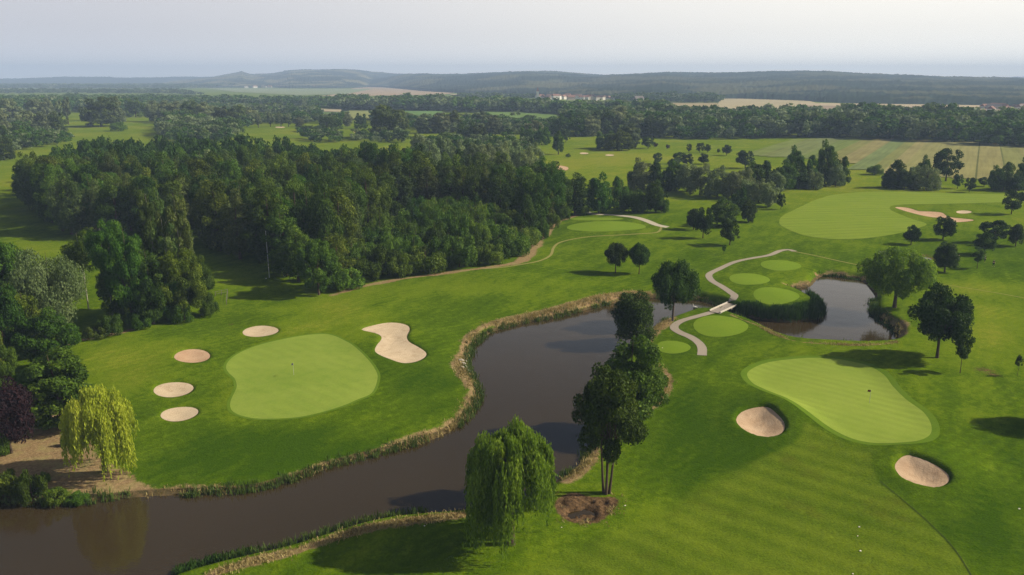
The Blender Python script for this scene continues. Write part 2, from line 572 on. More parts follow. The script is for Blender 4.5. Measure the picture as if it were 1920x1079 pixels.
def foliage(name, dark, lite, yel, trans=.28, huevar=.02, valvar=.35):
    m, n, l, b, out = new_mat(name)
    t = attr(n, 'tint')
    oi = n.new('ShaderNodeObjectInfo').outputs['Random']
    c = mixc(n, l, t, dark, lite)
    c = mixc(n, l, mr(n, l, t, .78, 1.0, 0, .6), c, yel)
    hs = n.new('ShaderNodeHueSaturation')
    l.new(c, hs.inputs['Color'])
    l.new(mr(n, l, oi, 0, 1, .5 - huevar, .5 + huevar), hs.inputs['Hue'])
    l.new(mr(n, l, math_(n, l, 'FRACT', math_(n, l, 'MULTIPLY', oi, 7.31)), 0, 1, 1 - valvar, 1 + valvar), hs.inputs['Value'])
    l.new(hs.outputs[0], b.inputs['Base Color'])
    b.inputs['Roughness'].default_value = .6
    b.inputs['Specular IOR Level'].default_value = .10
    tr = n.new('ShaderNodeBsdfTranslucent')
    l.new(mixc(n, l, .5, hs.outputs[0], mixc(n, l, 1, hs.outputs[0], (1.6, 1.7, .5), 'MULTIPLY')), tr.inputs['Color'])
    ms = n.new('ShaderNodeMixShader')
    ms.inputs[0].default_value = trans
    l.new(b.outputs[0], ms.inputs[1])
    l.new(tr.outputs[0], ms.inputs[2])
    l.new(ms.outputs[0], out.inputs['Surface'])
    return m


def plain(name, col, rough=.8, var=.25, scale=2.0, spec=.2, bm=0):
    m, n, l, b, out = new_mat(name)
    v = objpos(n)
    f = noise(n, l, scale, 4, .65, v)
    c = mixc(n, l, f, tuple(x * (1 - var) for x in col), tuple(min(1, x * (1 + var)) for x in col))
    l.new(c, b.inputs['Base Color'])
    b.inputs['Roughness'].default_value = rough
    b.inputs['Specular IOR Level'].default_value = spec
    if bm:
        bump(n, l, b, f, .6, bm)
    return m


def water_mat():
    m, n, l, b, out = new_mat('brown_water')
    v = objpos(n)
    c = mixc(n, l, mr(n, l, noise(n, l, .03, 3, .5, v), .3, .7), (.030, .021, .009), (.040, .028, .013))
    l.new(c, b.inputs['Base Color'])
    b.inputs['Roughness'].default_value = .06
    b.inputs['IOR'].default_value = 1.42
    b.inputs['Specular IOR Level'].default_value = .5
    h = math_(n, l, 'ADD', noise(n, l, 1.6, 3, .6, mapped(n, l, v, (1, 1.8, 1), .3)), math_(n, l, 'MULTIPLY', noise(n, l, .25, 2, .5, v), 2))
    bump(n, l, b, h, .09, .10)
    return m


M = {}
M['ground'] = ground_mat()
M['green'] = turf_mat('putting_turf', (.165, .235, .032), (.225, .285, .048), (.13, .20, .022), [(-.885, 1.9, .05)], .015, .07)
M['green_plain'] = turf_mat('putting_turf_plain', (.140, .215, .028), (.225, .285, .050), (.105, .175, .018), [(-.885, 2.4, .03)], .015, .09)
M['collar'] = turf_mat('collar_turf', (.080, .145, .010), (.110, .175, .015), (.06, .12, .008), None, .03, .12)
M['tee'] = turf_mat('tee_turf', (.115, .190, .014), (.155, .225, .022), (.085, .15, .010), None, .02, .10)
M['fairway'] = turf_mat('fairway_turf', (.082, .140, .007), (.138, .185, .014), (.052, .095, .005), [(-.62, 2.6, .05)], .05, .15)
M['fairway_far'] = turf_mat('far_fairway_turf', (.135, .20, .020), (.18, .235, .030), (.11, .165, .014), [(1.45, 4.5, .06)], .05, .10)
M['sand_pale'] = sand_mat('pale_sand', (.46, .36, .245), (.54, .435, .31), (.32, .22, .13))
M['sand_pink'] = sand_mat('pink_sand', (.42, .27, .17), (.50, .35, .235), (.32, .21, .13))
M['sand_brown'] = sand_mat('brown_sand', (.39, .27, .175), (.48, .355, .245), (.26, .17, .10))
M['path'] = plain('path_gravel', (.29, .25, .205), .95, .18, 3.0, .1, .02)
M['gravel'] = plain('pale_gravel', (.40, .36, .28), .95, .2, 2.0, .1, .02)
M['trail'] = plain('worn_earth', (.21, .20, .06), .95, .3, 2.0, .1, .02)
M['water'] = water_mat()
M['bark'] = plain('bark', (.075, .055, .038), .95, .45, 3.0, .1, .03)
M['bark_pale'] = plain('pale_bark', (.30, .28, .23), .9, .4, 2.0, .1, .02)
M['wood'] = plain('bridge_planks', (.27, .235, .20), .85, .2, 3.0, .2, .01)
M['white'] = plain('white_paint', (.78, .74, .66), .6, .06, 4.0, .3)
M['rail'] = plain('pale_timber', (.52, .48, .41), .8, .15, 3.0, .2)
M['pole'] = plain('grey_metal', (.45, .45, .42), .5, .1, 2.0, .4)
M['old_wood'] = plain('weathered_wood', (.13, .12, .10), .95, .3, 2.0, .1, .01)
M['rock'] = plain('grey_rock', (.30, .27, .23), .9, .35, 1.5, .15, .05)
M['f_dark'] = foliage('dark_leaves', (.010, .028, .003), (.044, .088, .009), (.085, .130, .014))
M['f_mid'] = foliage('green_leaves', (.018, .048, .004), (.066, .125, .011), (.115, .170, .018))
M['f_wood'] = foliage('wood_leaves', (.016, .040, .004), (.090, .142, .012), (.160, .205, .024), .28, .028, .36)
M['f_olive'] = foliage('olive_leaves', (.034, .062, .012), (.095, .130, .032), (.16, .18, .055), .22)
M['f_silver'] = foliage('silvery_leaves', (.085, .125, .042), (.22, .275, .115), (.31, .35, .17), .25, .015, .2)
M['f_grey'] = foliage('grey_green_leaves', (.070, .100, .042), (.18, .215, .10), (.27, .29, .15), .2, .02, .3)
M['f_willow'] = foliage('willow_leaves', (.050, .100, .007), (.185, .265, .024), (.28, .34, .045), .40, .01, .1)
M['f_yellow'] = foliage('yellow_willow_leaves', (.18, .26, .018), (.40, .45, .045), (.52, .54, .08), .38, .01, .08)
M['f_bright'] = foliage('bright_leaves', (.032, .075, .006), (.108, .180, .018), (.17, .235, .03), .3)
M['f_purple'] = foliage('purple_leaves', (.012, .006, .009), (.035, .014, .020), (.06, .025, .03), .15)
M['straw'] = foliage('straw_blades', (.20, .155, .06), (.42, .34, .155), (.50, .42, .20), .2, .0, .0)
M['reed'] = foliage('reed_blades', (.035, .065, .012), (.095, .145, .03), (.17, .19, .05), .3, .0, .0)
M['reed_dark'] = foliage('dark_reed_blades', (.012, .035, .005), (.040, .090, .012), (.07, .13, .018), .25, .0, .0)


# ------------------------------------------------------------------ mesh helpers
def mesh_np(name, V, Fq, mats, tint=None, matidx=None, smooth=False, attrs=None):
    me = bpy.data.meshes.new(name)
    V = np.asarray(V, np.float32)
    Fq = np.asarray(Fq, np.int32)
    k = Fq.shape[1]
    me.vertices.add(len(V)); me.vertices.foreach_set('co', V.ravel())
    me.loops.add(Fq.size); me.loops.foreach_set('vertex_index', Fq.ravel())
    me.polygons.add(len(Fq))
    me.polygons.foreach_set('loop_start', np.arange(0, Fq.size, k, dtype=np.int32))
    if matidx is not None:
        me.polygons.foreach_set('material_index', np.asarray(matidx, np.int32))
    me.polygons.foreach_set('use_smooth', np.full(len(Fq), smooth))
    for m in (mats if isinstance(mats, (list, tuple)) else [mats]):
        me.materials.append(m)
    if tint is not None:
        a = me.attributes.new('tint', 'FLOAT', 'FACE')
        a.data.foreach_set('value', np.asarray(tint, np.float32))
    for an, av in (attrs or {}).items():
        a = me.attributes.new(an, 'FLOAT', 'POINT')
        a.data.foreach_set('value', np.asarray(av, np.float32))
    me.update(calc_edges=True)
    return me


def link(name, me, loc=(0, 0, 0), parent=None, rz=0.0, scale=(1, 1, 1)):
    o = bpy.data.objects.new(name, me)
    COL.objects.link(o)
    o.location = loc
    o.rotation_euler = (0, 0, rz)
    o.scale = scale
    if parent:
        o.parent = parent
    return o


def tag(o, label=None, cat=None, group=None, kind=None):
    if label: o['label'] = label
    if cat: o['category'] = cat
    if group: o['group'] = group
    if kind: o['kind'] = kind
    return o


def tube(path, rad, sides=7):
    """tapered tube: returns verts, quads"""
    path = [np.asarray(p, float) for p in path]
    V = []; Fs = []
    for i, (p, r) in enumerate(zip(path, rad)):
        a = path[min(i + 1, len(path) - 1)] - path[max(i - 1, 0)]
        a = a / (np.linalg.norm(a) + 1e-9)
        u = np.cross(a, (0, 0, 1.0) if abs(a[2]) < .9 else (1.0, 0, 0)); u /= np.linalg.norm(u)
        v = np.cross(a, u)
        for k in range(sides):
            t = 2 * math.pi * k / sides
            V.append(p + r * (math.cos(t) * u + math.sin(t) * v))
    for i in range(len(path) - 1):
        for k in range(sides):
            Fs.append((i * sides + k, i * sides + (k + 1) % sides, (i + 1) * sides + (k + 1) % sides, (i + 1) * sides + k))
    return np.array(V), np.array(Fs)


def join(parts):
    V = []; Fs = []; o = 0
    for v, f in parts:
        V.append(v); Fs.append(f + o); o += len(v)
    return np.concatenate(V), np.concatenate(Fs)


def boxq(c, s, rz=0.0):
    c = np.array(c, float); s = np.array(s, float) / 2
    P = np.array([(x, y, z) for z in (-1, 1) for x, y in ((-1, -1), (1, -1), (1, 1), (-1, 1))], float) * s
    R = np.array([[math.cos(rz), -math.sin(rz), 0], [math.sin(rz), math.cos(rz), 0], [0, 0, 1]])
    P = P @ R.T + c
    Q = np.array([(0, 3, 2, 1), (4, 5, 6, 7), (0, 1, 5, 4), (1, 2, 6, 5), (2, 3, 7, 6), (3, 0, 4, 7)])
    return P, Q


# ------------------------------------------------------------------ ground sheet (fine near, coarse far)
radii = [4.0]
while radii[-1] < 9300:
    r = radii[-1]
    q = 1.06 if r < 55 else (1.0042 if r < 360 else 1.02)
    radii.append(r * q)
radii = np.array(radii)
az = np.linspace(math.radians(-62), math.radians(62), 860)
RR, AA = np.meshgrid(radii, az, indexing='ij')
GX = (RR * np.sin(AA)).ravel(); GY = (RR * np.cos(AA)).ravel()
GP = np.stack([GX, GY], 1)
gh, gsw = height(GP, True)
_near = np.hypot(GX, GY) < 700
_Q = GP[_near]
_g = gh[_near]
for k, pb in bunker_poly.items():
    _s = sdf(_Q, pb, 6)
    w_ = .55 if int(k[1:]) < 8 else 1.5
    _g = _g - .55 * np.clip(-_s / w_, 0, 1)
for pg in list(greens.values()) + [F(t, 2) for t in tees] + [fairway_far]:
    _s = sdf(_Q, pg, 6)
    _g = _g - .10 * np.clip(-_s / 1.0, 0, 1)
gh[_near] = _g
straw = np.zeros(len(GP))
nearm = np.hypot(GX, GY) < 380
Q = GP[nearm]
st = np.zeros(len(Q))
for ln, wd in fr:
    d = pdist(Q, ln, 12)
    st = np.maximum(st, 1.0 - .5 * d / wd)
d = pdist(Q, thick_line, 12); st = np.maximum(st, 1 - .5 * d / 1.7)
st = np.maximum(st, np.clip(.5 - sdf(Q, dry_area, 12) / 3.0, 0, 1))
st = st - .42 * (vnoise(Q[:, 0] / 5, Q[:, 1] / 5, 8) - .35) - .25 * (vnoise(Q[:, 0] / 1.7, Q[:, 1] / 1.7, 18) - .5)
st = np.where(gsw[nearm] < -.5, 0, st)
straw[nearm] = np.clip(st, 0, 1)
mudA = np.zeros(len(GP))
mq = np.clip(.5 - sdf(Q, mud, 8) / 1.5, 0, 1)
for (a, b_, rad) in ((1845, 700, 2.2), (1862, 708, 1.6), (1722, 478, 5), (1745, 484, 5), (1700, 474, 4), (433, 610, .9)):
    c = flat(a, b_)
    mq = np.maximum(mq, .55 * np.exp(-(((Q - c) / np.array([rad * 1.5, rad])) ** 2).sum(1)))
mudA[nearm] = mq
bankA = np.zeros(len(GP))
bankA[nearm] = 1 - smooth01((gh[nearm] - (WZ + .25)) / .45)
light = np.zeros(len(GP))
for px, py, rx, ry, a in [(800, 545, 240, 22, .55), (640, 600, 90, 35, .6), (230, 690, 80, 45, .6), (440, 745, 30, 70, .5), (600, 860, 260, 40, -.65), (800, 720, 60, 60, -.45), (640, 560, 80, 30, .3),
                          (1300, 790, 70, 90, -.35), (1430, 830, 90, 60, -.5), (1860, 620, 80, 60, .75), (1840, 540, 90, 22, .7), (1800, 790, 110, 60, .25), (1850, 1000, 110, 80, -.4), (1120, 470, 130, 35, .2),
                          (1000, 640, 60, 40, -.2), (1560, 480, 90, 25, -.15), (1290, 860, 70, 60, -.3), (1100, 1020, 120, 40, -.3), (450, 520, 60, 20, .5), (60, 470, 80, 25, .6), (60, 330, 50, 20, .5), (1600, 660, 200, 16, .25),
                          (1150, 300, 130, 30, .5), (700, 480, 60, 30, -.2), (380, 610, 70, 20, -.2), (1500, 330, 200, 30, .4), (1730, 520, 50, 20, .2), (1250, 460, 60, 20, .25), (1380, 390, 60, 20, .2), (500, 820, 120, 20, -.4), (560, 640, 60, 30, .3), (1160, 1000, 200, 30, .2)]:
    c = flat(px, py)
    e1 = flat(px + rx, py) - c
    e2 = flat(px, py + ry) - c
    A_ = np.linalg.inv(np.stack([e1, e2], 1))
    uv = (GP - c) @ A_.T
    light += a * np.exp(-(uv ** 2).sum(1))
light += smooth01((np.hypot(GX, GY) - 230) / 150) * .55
mown = np.zeros(len(GP))
_nm = (GY < 130) & (GY > 5)
_s = sdf(GP[_nm], fairway_near, 12)
_soft = .35 + 2.2 * smooth01((34 - GX[_nm]) / 14)
mown[_nm] = smooth01(.5 - _s / (2 * _soft))
nr, na = RR.shape
ii = np.arange((nr - 1) * na).reshape(nr - 1, na)[:, :-1].ravel()
GF = np.stack([ii, ii + 1, ii + na + 1, ii + na], 1)[:, ::-1]
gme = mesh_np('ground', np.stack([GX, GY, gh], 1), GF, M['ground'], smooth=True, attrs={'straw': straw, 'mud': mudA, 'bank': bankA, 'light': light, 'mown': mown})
go = link('ground', gme)
tag(go, kind='structure')


def patch(name, poly, mat, dz, step, ty='structure', label=None, cat=None, group=None, inset=0.0, sink=None):
    """a sheet laid on the ground inside an outline"""
    if inset:
        c = poly.mean(0)
        nx = np.roll(poly, -1, 0) - np.roll(poly, 1, 0)
        nn = np.stack([nx[:, 1], -nx[:, 0]], 1); nn /= np.linalg.norm(nn, axis=1)[:, None] + 1e-9
        area = (poly[:, 0] * np.roll(poly[:, 1], -1) - np.roll(poly[:, 0], -1) * poly[:, 1]).sum()
        poly = poly - nn * inset * (1 if area > 0 else -1)
    # resample the outline
    pts = []
    for a, b in zip(poly, np.roll(poly, -1, 0)):
        k = max(1, int(np.linalg.norm(b - a) / step))
        for t in range(k):
            pts.append(a + (b - a) * t / k)
    pts = np.array(pts)
    lo, hi = poly.min(0), poly.max(0)
    xs = np.arange(lo[0], hi[0], step); ys = np.arange(lo[1], hi[1], step)
    g = np.stack(np.meshgrid(xs, ys), -1).reshape(-1, 2)
    g = g + (np.random.RandomState(1).rand(len(g), 2) - .5) * step * .3
    if len(g):
        s = sdf(g, poly, 30)
        g = g[s < -step * .45]
    allp = np.concatenate([pts, g]) if len(g) else pts
    n0 = len(pts)
    r = delaunay_2d_cdt([Vector(p) for p in allp], [], [list(range(n0))], 1, 1e-5)
    v2 = np.array([(p.x, p.y) for p in r[0]])
    z = height(v2) + dz
    if sink is not None:
        z = z - .09 * np.clip(-sdf(v2, sink, 6) / 1.0, 0, 1)
    f = [t for t in r[2] if len(t) == 3]
    me = mesh_np(name, np.column_stack([v2, z]), np.array(f), mat, smooth=True)
    o = link(name, me)
    # origin to the middle
    tag(o, label, cat, group, None if ty == 'thing' else ty)
    # faces up
    nz = sum(p.normal.z for p in list(me.polygons)[:20])
    if nz < 0:
        me.flip_normals()
    return o


for k, pg in greens.items():
    patch('green_collar', pg, M['collar'], .035, .7, inset=-.45 if k == 'left' else -1.0, sink=pg)
    patch('putting_green', pg, M['green_plain' if k == 'left' else 'green'], .045, .7)
patch('fairway', fairway_far, M['fairway_far'], .05, 3.0)
for t in tees:
    patch('tee', F(t, 2), M['tee'], .035, .9)
for k, px, lab, tone in bunkers:
    far = int(k[1:]) >= 8
    patch('sand_bunker', bunker_poly[k], M['sand_' + tone], .03 if not far else .08, .45 if not far else 2.0, 'thing', lab, 'sand bunker', 'sand bunkers on the golf course')


def ribbon(name, px, width, mat, dz, n=6, wfun=None, world=False):
    ln = np.array(px, float) if world else flat(*np.array(px, float).T)
    ln = catmull(ln, False, n)
    # even steps
    seg = np.linalg.norm(np.diff(ln, axis=0), axis=1); s = np.r_[0, np.cumsum(seg)]
    m = int(s[-1] / .7) + 2
    t = np.linspace(0, s[-1], m)
    ln = np.stack([np.interp(t, s, ln[:, 0]), np.interp(t, s, ln[:, 1])], 1)
    d = np.gradient(ln, axis=0); d /= np.linalg.norm(d, axis=1)[:, None]
    nn = np.stack([-d[:, 1], d[:, 0]], 1)
    rows = []
    wv = width * (1 + .06 * (vnoise(t * .7, t * 0, 4) - .5))
    if wfun is not None:
        wv = wv * wfun(t / s[-1])
    for k in (-1, -.5, 0, .5, 1):
        rows.append(ln + nn * (wv[:, None] / 2) * k)
    P = np.stack(rows, 1).reshape(-1, 2)
    z = height(P) + dz
    i = np.arange(m - 1)[:, None] * 5 + np.arange(4)[None]
    i = i.ravel()
    me = mesh_np(name, np.column_stack([P, z]), np.stack([i, i + 1, i + 6, i + 5], 1)[:, ::-1], mat, smooth=True)
    o = link(name, me)
    tag(o, kind='structure')
    return o


brA = at(1341, 586.5); brB = at(1373, 567.5)
ribbon('cart_path', [(1316, 670), (1316, 655), (1308, 643), (1294, 633), (1277, 625), (1265, 617), (1266, 610), (1278, 603), (1300, 597), (1322, 591.5), (1341, 586)], 1.6, M['path'], .05, 8)
ribbon('cart_path', [(1372, 568), (1377, 562), (1370, 556), (1352, 543), (1336, 533), (1329, 523), (1332, 515), (1347, 507), (1377, 495), (1413, 487), (1443, 482), (1462, 473), (1478, 470.5), (1490, 474)], 1.6, M['path'], .05, 8)
ribbon('gravel_path', [(1100, 398), (1120, 403), (1157, 408), (1207, 420), (1232, 427), (1252, 430)], 2.6, M['gravel'], .05, 6)
ribbon('footpath', [(1240, 429), (1236, 437), (1222, 441), (1173, 444), (1120, 446), (1080, 450), (1050, 457), (1038, 467), (1032, 481), (1009, 494), (975, 503), (940, 509), (900, 512)], .75, M['trail'], .04, 6)
ribbon('footpath', [(1488, 474), (1530, 483), (1580, 494), (1620, 502)], .6, M['trail'], .04, 6)
ribbon('footpath', [(1735, 528), (1780, 535), (1840, 545), (1925, 560)], .35, M['trail'], .04, 6)
M['edge_line'] = plain('dark_edge_line', (.030, .045, .010), .95, .3, 2.0, .1, .02)
ribbon('fairway_edge_line', [(1650, 908), (1687, 937), (1740, 982), (1787, 1029), (1820, 1078), (1850, 1130)], .09, M['edge_line'], .04, 6)  # thin dark green line along the fairway's right edge
# far fields as flat sheets
vp = np.array([.503, .864])        # direction in which the crop strips run
strip_cols = [(1395, (.115, .165, .035)), (1432, (.12, .155, .050)), (1452, (.125, .165, .06)), (1512, (.10, .155, .035)), (1560, (.16, .165, .055)), (1592, (.22, .19, .085)), (1632, (.115, .17, .065)),
              (1668, (.17, .185, .06)), (1692, (.25, .22, .10)), (1716, (.22, .21, .085)), (1800, (.235, .215, .09)), (1833, (.07, .08, .03)), (1836, (.235, .21, .088)), (1877, (.08, .10, .035)), (1880, (.17, .18, .06)), (1915, (.20, .19, .07)), (1990, (.16, .175, .06)), (2120, (.16, .175, .06))]
perp = np.array([.864, -.503])
fieldA = at(1700, 262)[:2] @ vp


def field_mat(name, col, rows=True):
    m, n, l, b, out = new_mat(name)
    v = objpos(n)
    a = noise(n, l, .03, 4, .6, v)
    s = noise(n, l, 1.0, 3, .6, mapped(n, l, v, (.5, .02, 1), -math.atan2(vp[1], vp[0]) + math.pi / 2)) if rows else noise(n, l, .2, 3, .6, v)
    f = math_(n, l, 'ADD', math_(n, l, 'MULTIPLY', a, .5), math_(n, l, 'MULTIPLY', s, .5))
    c = mixc(n, l, mr(n, l, f, .32, .68), tuple(x * .72 for x in col), tuple(x * 1.25 for x in col))
    l.new(c, b.inputs['Base Color'])
    b.inputs['Roughness'].default_value = 1
    return m


for i in range(len(strip_cols) - 1):
    x0, c = strip_cols[i]; c = tuple(.68 * a + .32 * b_ for a, b_ in zip(c, (.19, .195, .07))); x1 = strip_cols[i + 1][0]
    u0 = at(x0, 290)[:2] @ perp; u1 = at(x1, 290)[:2] @ perp
    yb = np.interp((x0 + x1) / 2, [1395, 1500, 1600, 1640, 1760, 1840, 1950, 2100], [292, 296, 303, 318, 334, 337, 342, 340])
    yt = np.interp((x0 + x1) / 2, [1395, 1520, 1620, 1740, 1800, 1920, 2120], [262, 259, 261, 264, 266, 272, 276])
    xm = (x0 + x1) / 2
    # ends along the strip
    def along(u, ypx):
        best = None
        for s_ in np.arange(150, 900, 1.0):
            p = perp * u + vp * s_
            dz_ = depth(p[0], p[1], 0)
            py = 539.5 + (((CAM_H) * CP - p[1] * SP) / dz_) * FPX
            if py <= ypx:
                return p
        return p
    q = [along(u0, yb), along(u1, yb), along(u1, yt), along(u0, yt)]
    # edge wobble
    L = []; nseg = 14
    for a_, b2 in zip(q, q[1:] + q[:1]):
        for k in range(nseg):
            L.append(a_ + (b2 - a_) * k / nseg)
    L = np.array(L)
    me = bpy.data.meshes.new('crop_field')
    me.from_pydata([(p[0], p[1], .35 + .004 * (i % 3)) for p in L], [], [list(range(len(L)))])
    me.materials.append(field_mat('crop', c))
    if me.polygons[0].normal.z < 0: me.flip_normals()
    tag(link('crop_field', me), kind='structure')

far_fields = [
    ([(640, 176), (660, 166), (700, 163), (757, 168), (873, 172), (832, 178), (720, 180), (600, 181)], (.34, .26, .17)),
    ([(390, 166), (560, 167), (700, 167), (650, 177), (560, 179), (440, 173)], (.20, .24, .13)),
    ([(1352, 186), (1503, 186), (1530, 194), (1500, 206), (1340, 206)], (.36, .31, .19)),
    ([(1240, 194), (1345, 194), (1345, 203), (1240, 203)], (.30, .25, .14)),
    ([(1500, 194), (1700, 197), (1960, 199), (1990, 204), (1700, 202), (1500, 199)], (.40, .33, .22)),
    ([(1500, 199), (1700, 202), (1990, 204), (1990, 226), (1740, 222), (1500, 212)], (.27, .21, .15)),
    ([(1160, 183), (1212, 182), (1215, 190), (1180, 193)], (.42, .34, .22)),
    ([(840, 178), (930, 177), (1010, 177), (985, 181), (860, 181)], (.38, .32, .2)),
    ([(655, 210), (720, 210), (715, 225), (650, 226)], (.20, .22, .08)),
    ([(745, 211), (830, 211), (830, 228), (750, 229)], (.11, .19, .06)),
    ([(905, 212), (970, 213), (1045, 219), (1040, 230), (905, 228)], (.12, .19, .05)),
    ([(540, 207), (640, 207), (640, 213), (540, 211)], (.34, .30, .2)),
    ([(545, 213), (640, 214), (640, 224), (540, 222)], (.11, .17, .07)),
    ([(455, 196), (500, 196), (500, 200), (455, 200)], (.22, .2, .1)),
    ([(0, 167), (60, 168), (60, 172), (0, 171)], (.26, .28, .13)),
    ([(80, 168), (150, 169), (150, 173), (85, 172)], (.26, .28, .13)),
    ([(550, 194), (610, 194), (608, 200), (550, 200)], (.15, .20, .08)),
    ([(1210, 217), (1250, 217), (1250, 224), (1210, 224)], (.12, .18, .07)),
]
for i, (px, c) in enumerate(far_fields):
    p = catmull(flat(*np.array(px, float).T), True, 1)
    me = bpy.data.meshes.new('field')
    me.from_pydata([(a[0], a[1], .6 + .15 * i) for a in p], [], [list(range(len(p)))])
    me.materials.append(field_mat('far_field', c, False))
    if me.polygons[0].normal.z < 0: me.flip_normals()
    tag(link('field', me), kind='structure')

# ------------------------------------------------------------------ water
wx0, wy0, wx1, wy1 = river[:, 0].min() - 3, river[:, 1].min() - 3, river[:, 0].max() + 3, river[:, 1].max() + 3
nxw, nyw = 60, 60
WX, WY = np.meshgrid(np.linspace(wx0, wx1, nxw), np.linspace(wy0, wy1, nyw))
iw = (np.arange(nyw - 1)[:, None] * nxw + np.arange(nxw - 1)[None]).ravel()
wme = mesh_np('river_water', np.column_stack([WX.ravel(), WY.ravel(), np.full(WX.size, WZ)]), np.stack([iw, iw + 1, iw + nxw + 1, iw + nxw], 1), M['water'])
tag(link('river_water', wme), kind='structure')
pp = at(1092, 960)
pv = catmull(flat(*np.array(ell(1092, 960, 38, 16, 0, 12, .15, 5)).T), True, 2)
me = bpy.data.meshes.new('puddle_water')
me.from_pydata([(p[0], p[1], pp[2] + .14) for p in pv], [], [list(range(len(pv)))])
if me.polygons[0].normal.z < 0: me.flip_normals()
me.materials.append(M['water'])
tag(link('puddle_water', me), kind='structure')
for (a, b_, c, d) in ((1732, 486, 16, 2.3), (1653, 474, 8, 2.2)):
    c0 = at(a, b_)
    pv = catmull(flat(*np.array(ell(a, b_, c, d, .08, 12, .2, 5)).T, z=c0[2] + .06), True, 2)
    me = bpy.data.meshes.new('puddle_water')
    me.from_pydata([(p[0], p[1], c0[2] + .12) for p in pv], [], [list(range(len(pv)))])
    if me.polygons[0].normal.z < 0: me.flip_normals()
    me.materials.append(M['water'])
    tag(link('puddle_water', me), kind='structure')

# ------------------------------------------------------------------ hills
def hill_mat():
    m, n, l, b, out = new_mat('hill_forest')
    v = objpos(n)
    a = noise(n, l, .004, 4, .6, v)
    d = noise(n, l, .03, 5, .75, v)
    c = mixc(n, l, mr(n, l, math_(n, l, 'ADD', math_(n, l, 'MULTIPLY', a, .5), math_(n, l, 'MULTIPLY', d, .5)), .35, .65), (.009, .020, .012), (.026, .042, .026))
    clear = noise(n, l, .0035, 3, .5, mapped(n, l, v, (1, 1, 1), 1.0))
    c = mixc(n, l, math_(n, l, 'MULTIPLY', attr(n, 'field'), mr(n, l, clear, .50, .56)), c, mixc(n, l, a, (.30, .24, .14), (.14, .17, .06)))
    l.new(c, b.inputs['Base Color'])
    b.inputs['Roughness'].default_value = 1
    bump(n, l, b, d, .6, 6)
    return m


M['hill'] = hill_mat()


def ridge(name, cols, dfac, seed, amp=10.0, field=0.0, nc=900, nrow=60, canopy=9.0):
    cols = np.array(cols, float)
    xs = np.linspace(cols[0, 0], cols[-1, 0], nc)
    yb = np.interp(xs, cols[:, 0], cols[:, 1]); yt = np.interp(xs, cols[:, 0], cols[:, 2])
    base = flat(xs, yb)
    db = np.hypot(base[:, 0], base[:, 1]); dirv = base / db[:, None]
    dc = db.max() * 0 + np.median(db) * dfac
    dc = np.maximum(dc, db * 1.12)
    # crest height from the silhouette
    X, Y = dirv[:, 0] * dc, dirv[:, 1] * dc
    yc = (yt - 539.5) / FPX
    # solve depth: yc = ((H-z)CP - Y SP)/(Y CP + (H-z) SP)
    q = (Y * SP + yc * Y * CP) / (CP - yc * SP)
    hc = CAM_H - q
    V = []; fa = []
    for i in range(nrow + 8):
        t = i / nrow
        dd = db + (dc - db) * t
        if t <= 1:
            prof = math.sin(t * math.pi / 2) ** 1.15 if t < 1 else 1
        else:
            prof = 1 - (t - 1) * 6 * .4
        P = dirv * dd[:, None]
        nz = fbm(P[:, 0] / 260, P[:, 1] / 260, seed, 4) - .5
        cn = vnoise(P[:, 0] / 11, P[:, 1] / 11, seed + 7) + .6 * vnoise(P[:, 0] / 5.5, P[:, 1] / 5.5, seed + 9) + .7 * vnoise(P[:, 0] / 40, P[:, 1] / 40, seed + 5)
        cn = 1.1 + (cn - 1.1) * .5
        edge = smooth01(t * 3)
        env = math.sin(min(t, 1) * math.pi)
        z = hc * prof + amp * nz * 2 * env + canopy * (cn - 1.1) * (.5 if t > .9 else 1) + (canopy * 1.0 if 0 < t < .9 else 0)
        if i == 0: z = z * 0 - 3
        V.append(np.column_stack([P, z])); fa.append(np.full(nc, field * (1 if .03 < t < .8 else 0)))
    V = np.concatenate(V)
    k = (np.arange(nrow + 7)[:, None] * nc + np.arange(nc - 1)[None]).ravel()
    me = mesh_np(name, V, np.stack([k, k + 1, k + nc + 1, k + nc], 1), M['hill'], smooth=True, attrs={'field': np.concatenate(fa)})
    tag(link(name, me), kind='structure')


ridge('hills', [(-200, 160, 149), (0, 160, 151), (120, 160, 147), (240, 160, 148), (360, 160, 147), (500, 160, 149)], 1.2, 31, 20, 0, 500, 30, 14)
ridge('hills', [(300, 163, 158), (360, 164, 151), (400, 165, 147), (425, 165, 142), (445, 165, 139), (456, 165, 136.5), (462, 165, 139.5), (475, 165, 141.5), (500, 165, 140.5), (520, 165, 139.5), (545, 166, 135), (575, 166, 134),
                (640, 166, 133), (675, 165, 134), (700, 163, 137), (740, 164, 140), (800, 170, 143), (850, 173, 147)], 1.75, 5, 22, .7)
ridge('hills', [(640, 163, 152), (700, 164, 150), (730, 165, 146), (760, 168, 142), (800, 172, 141), (870, 176, 142.5), (930, 178, 139), (985, 180, 137), (1040, 180, 138), (1100, 182, 142), (1200, 183, 147), (1300, 184, 150)], 2.6, 8, 18, .35)
ridge('hills', [(960, 179, 165), (1000, 181, 155), (1050, 184, 150), (1100, 186, 146), (1150, 188, 143.5), (1200, 190, 141.5), (1240, 190, 139.5), (1300, 186, 141), (1380, 186, 140), (1440, 188, 138.5), (1500, 190, 137.5), (1550, 193, 139), (1620, 195, 142),
                (1700, 197, 145.5), (1800, 199, 148), (1900, 200, 150), (2000, 202, 151), (2200, 205, 153)], 3.0, 14, 14, .25)
ridge('hills', [(1680, 160, 151), (1740, 160, 149), (1800, 160, 144), (1830, 160, 146), (1870, 160, 149), (1900, 160, 145), (1940, 160, 147), (2050, 160, 150)], 1.3, 21, 10, 0, 300, 30, 6)


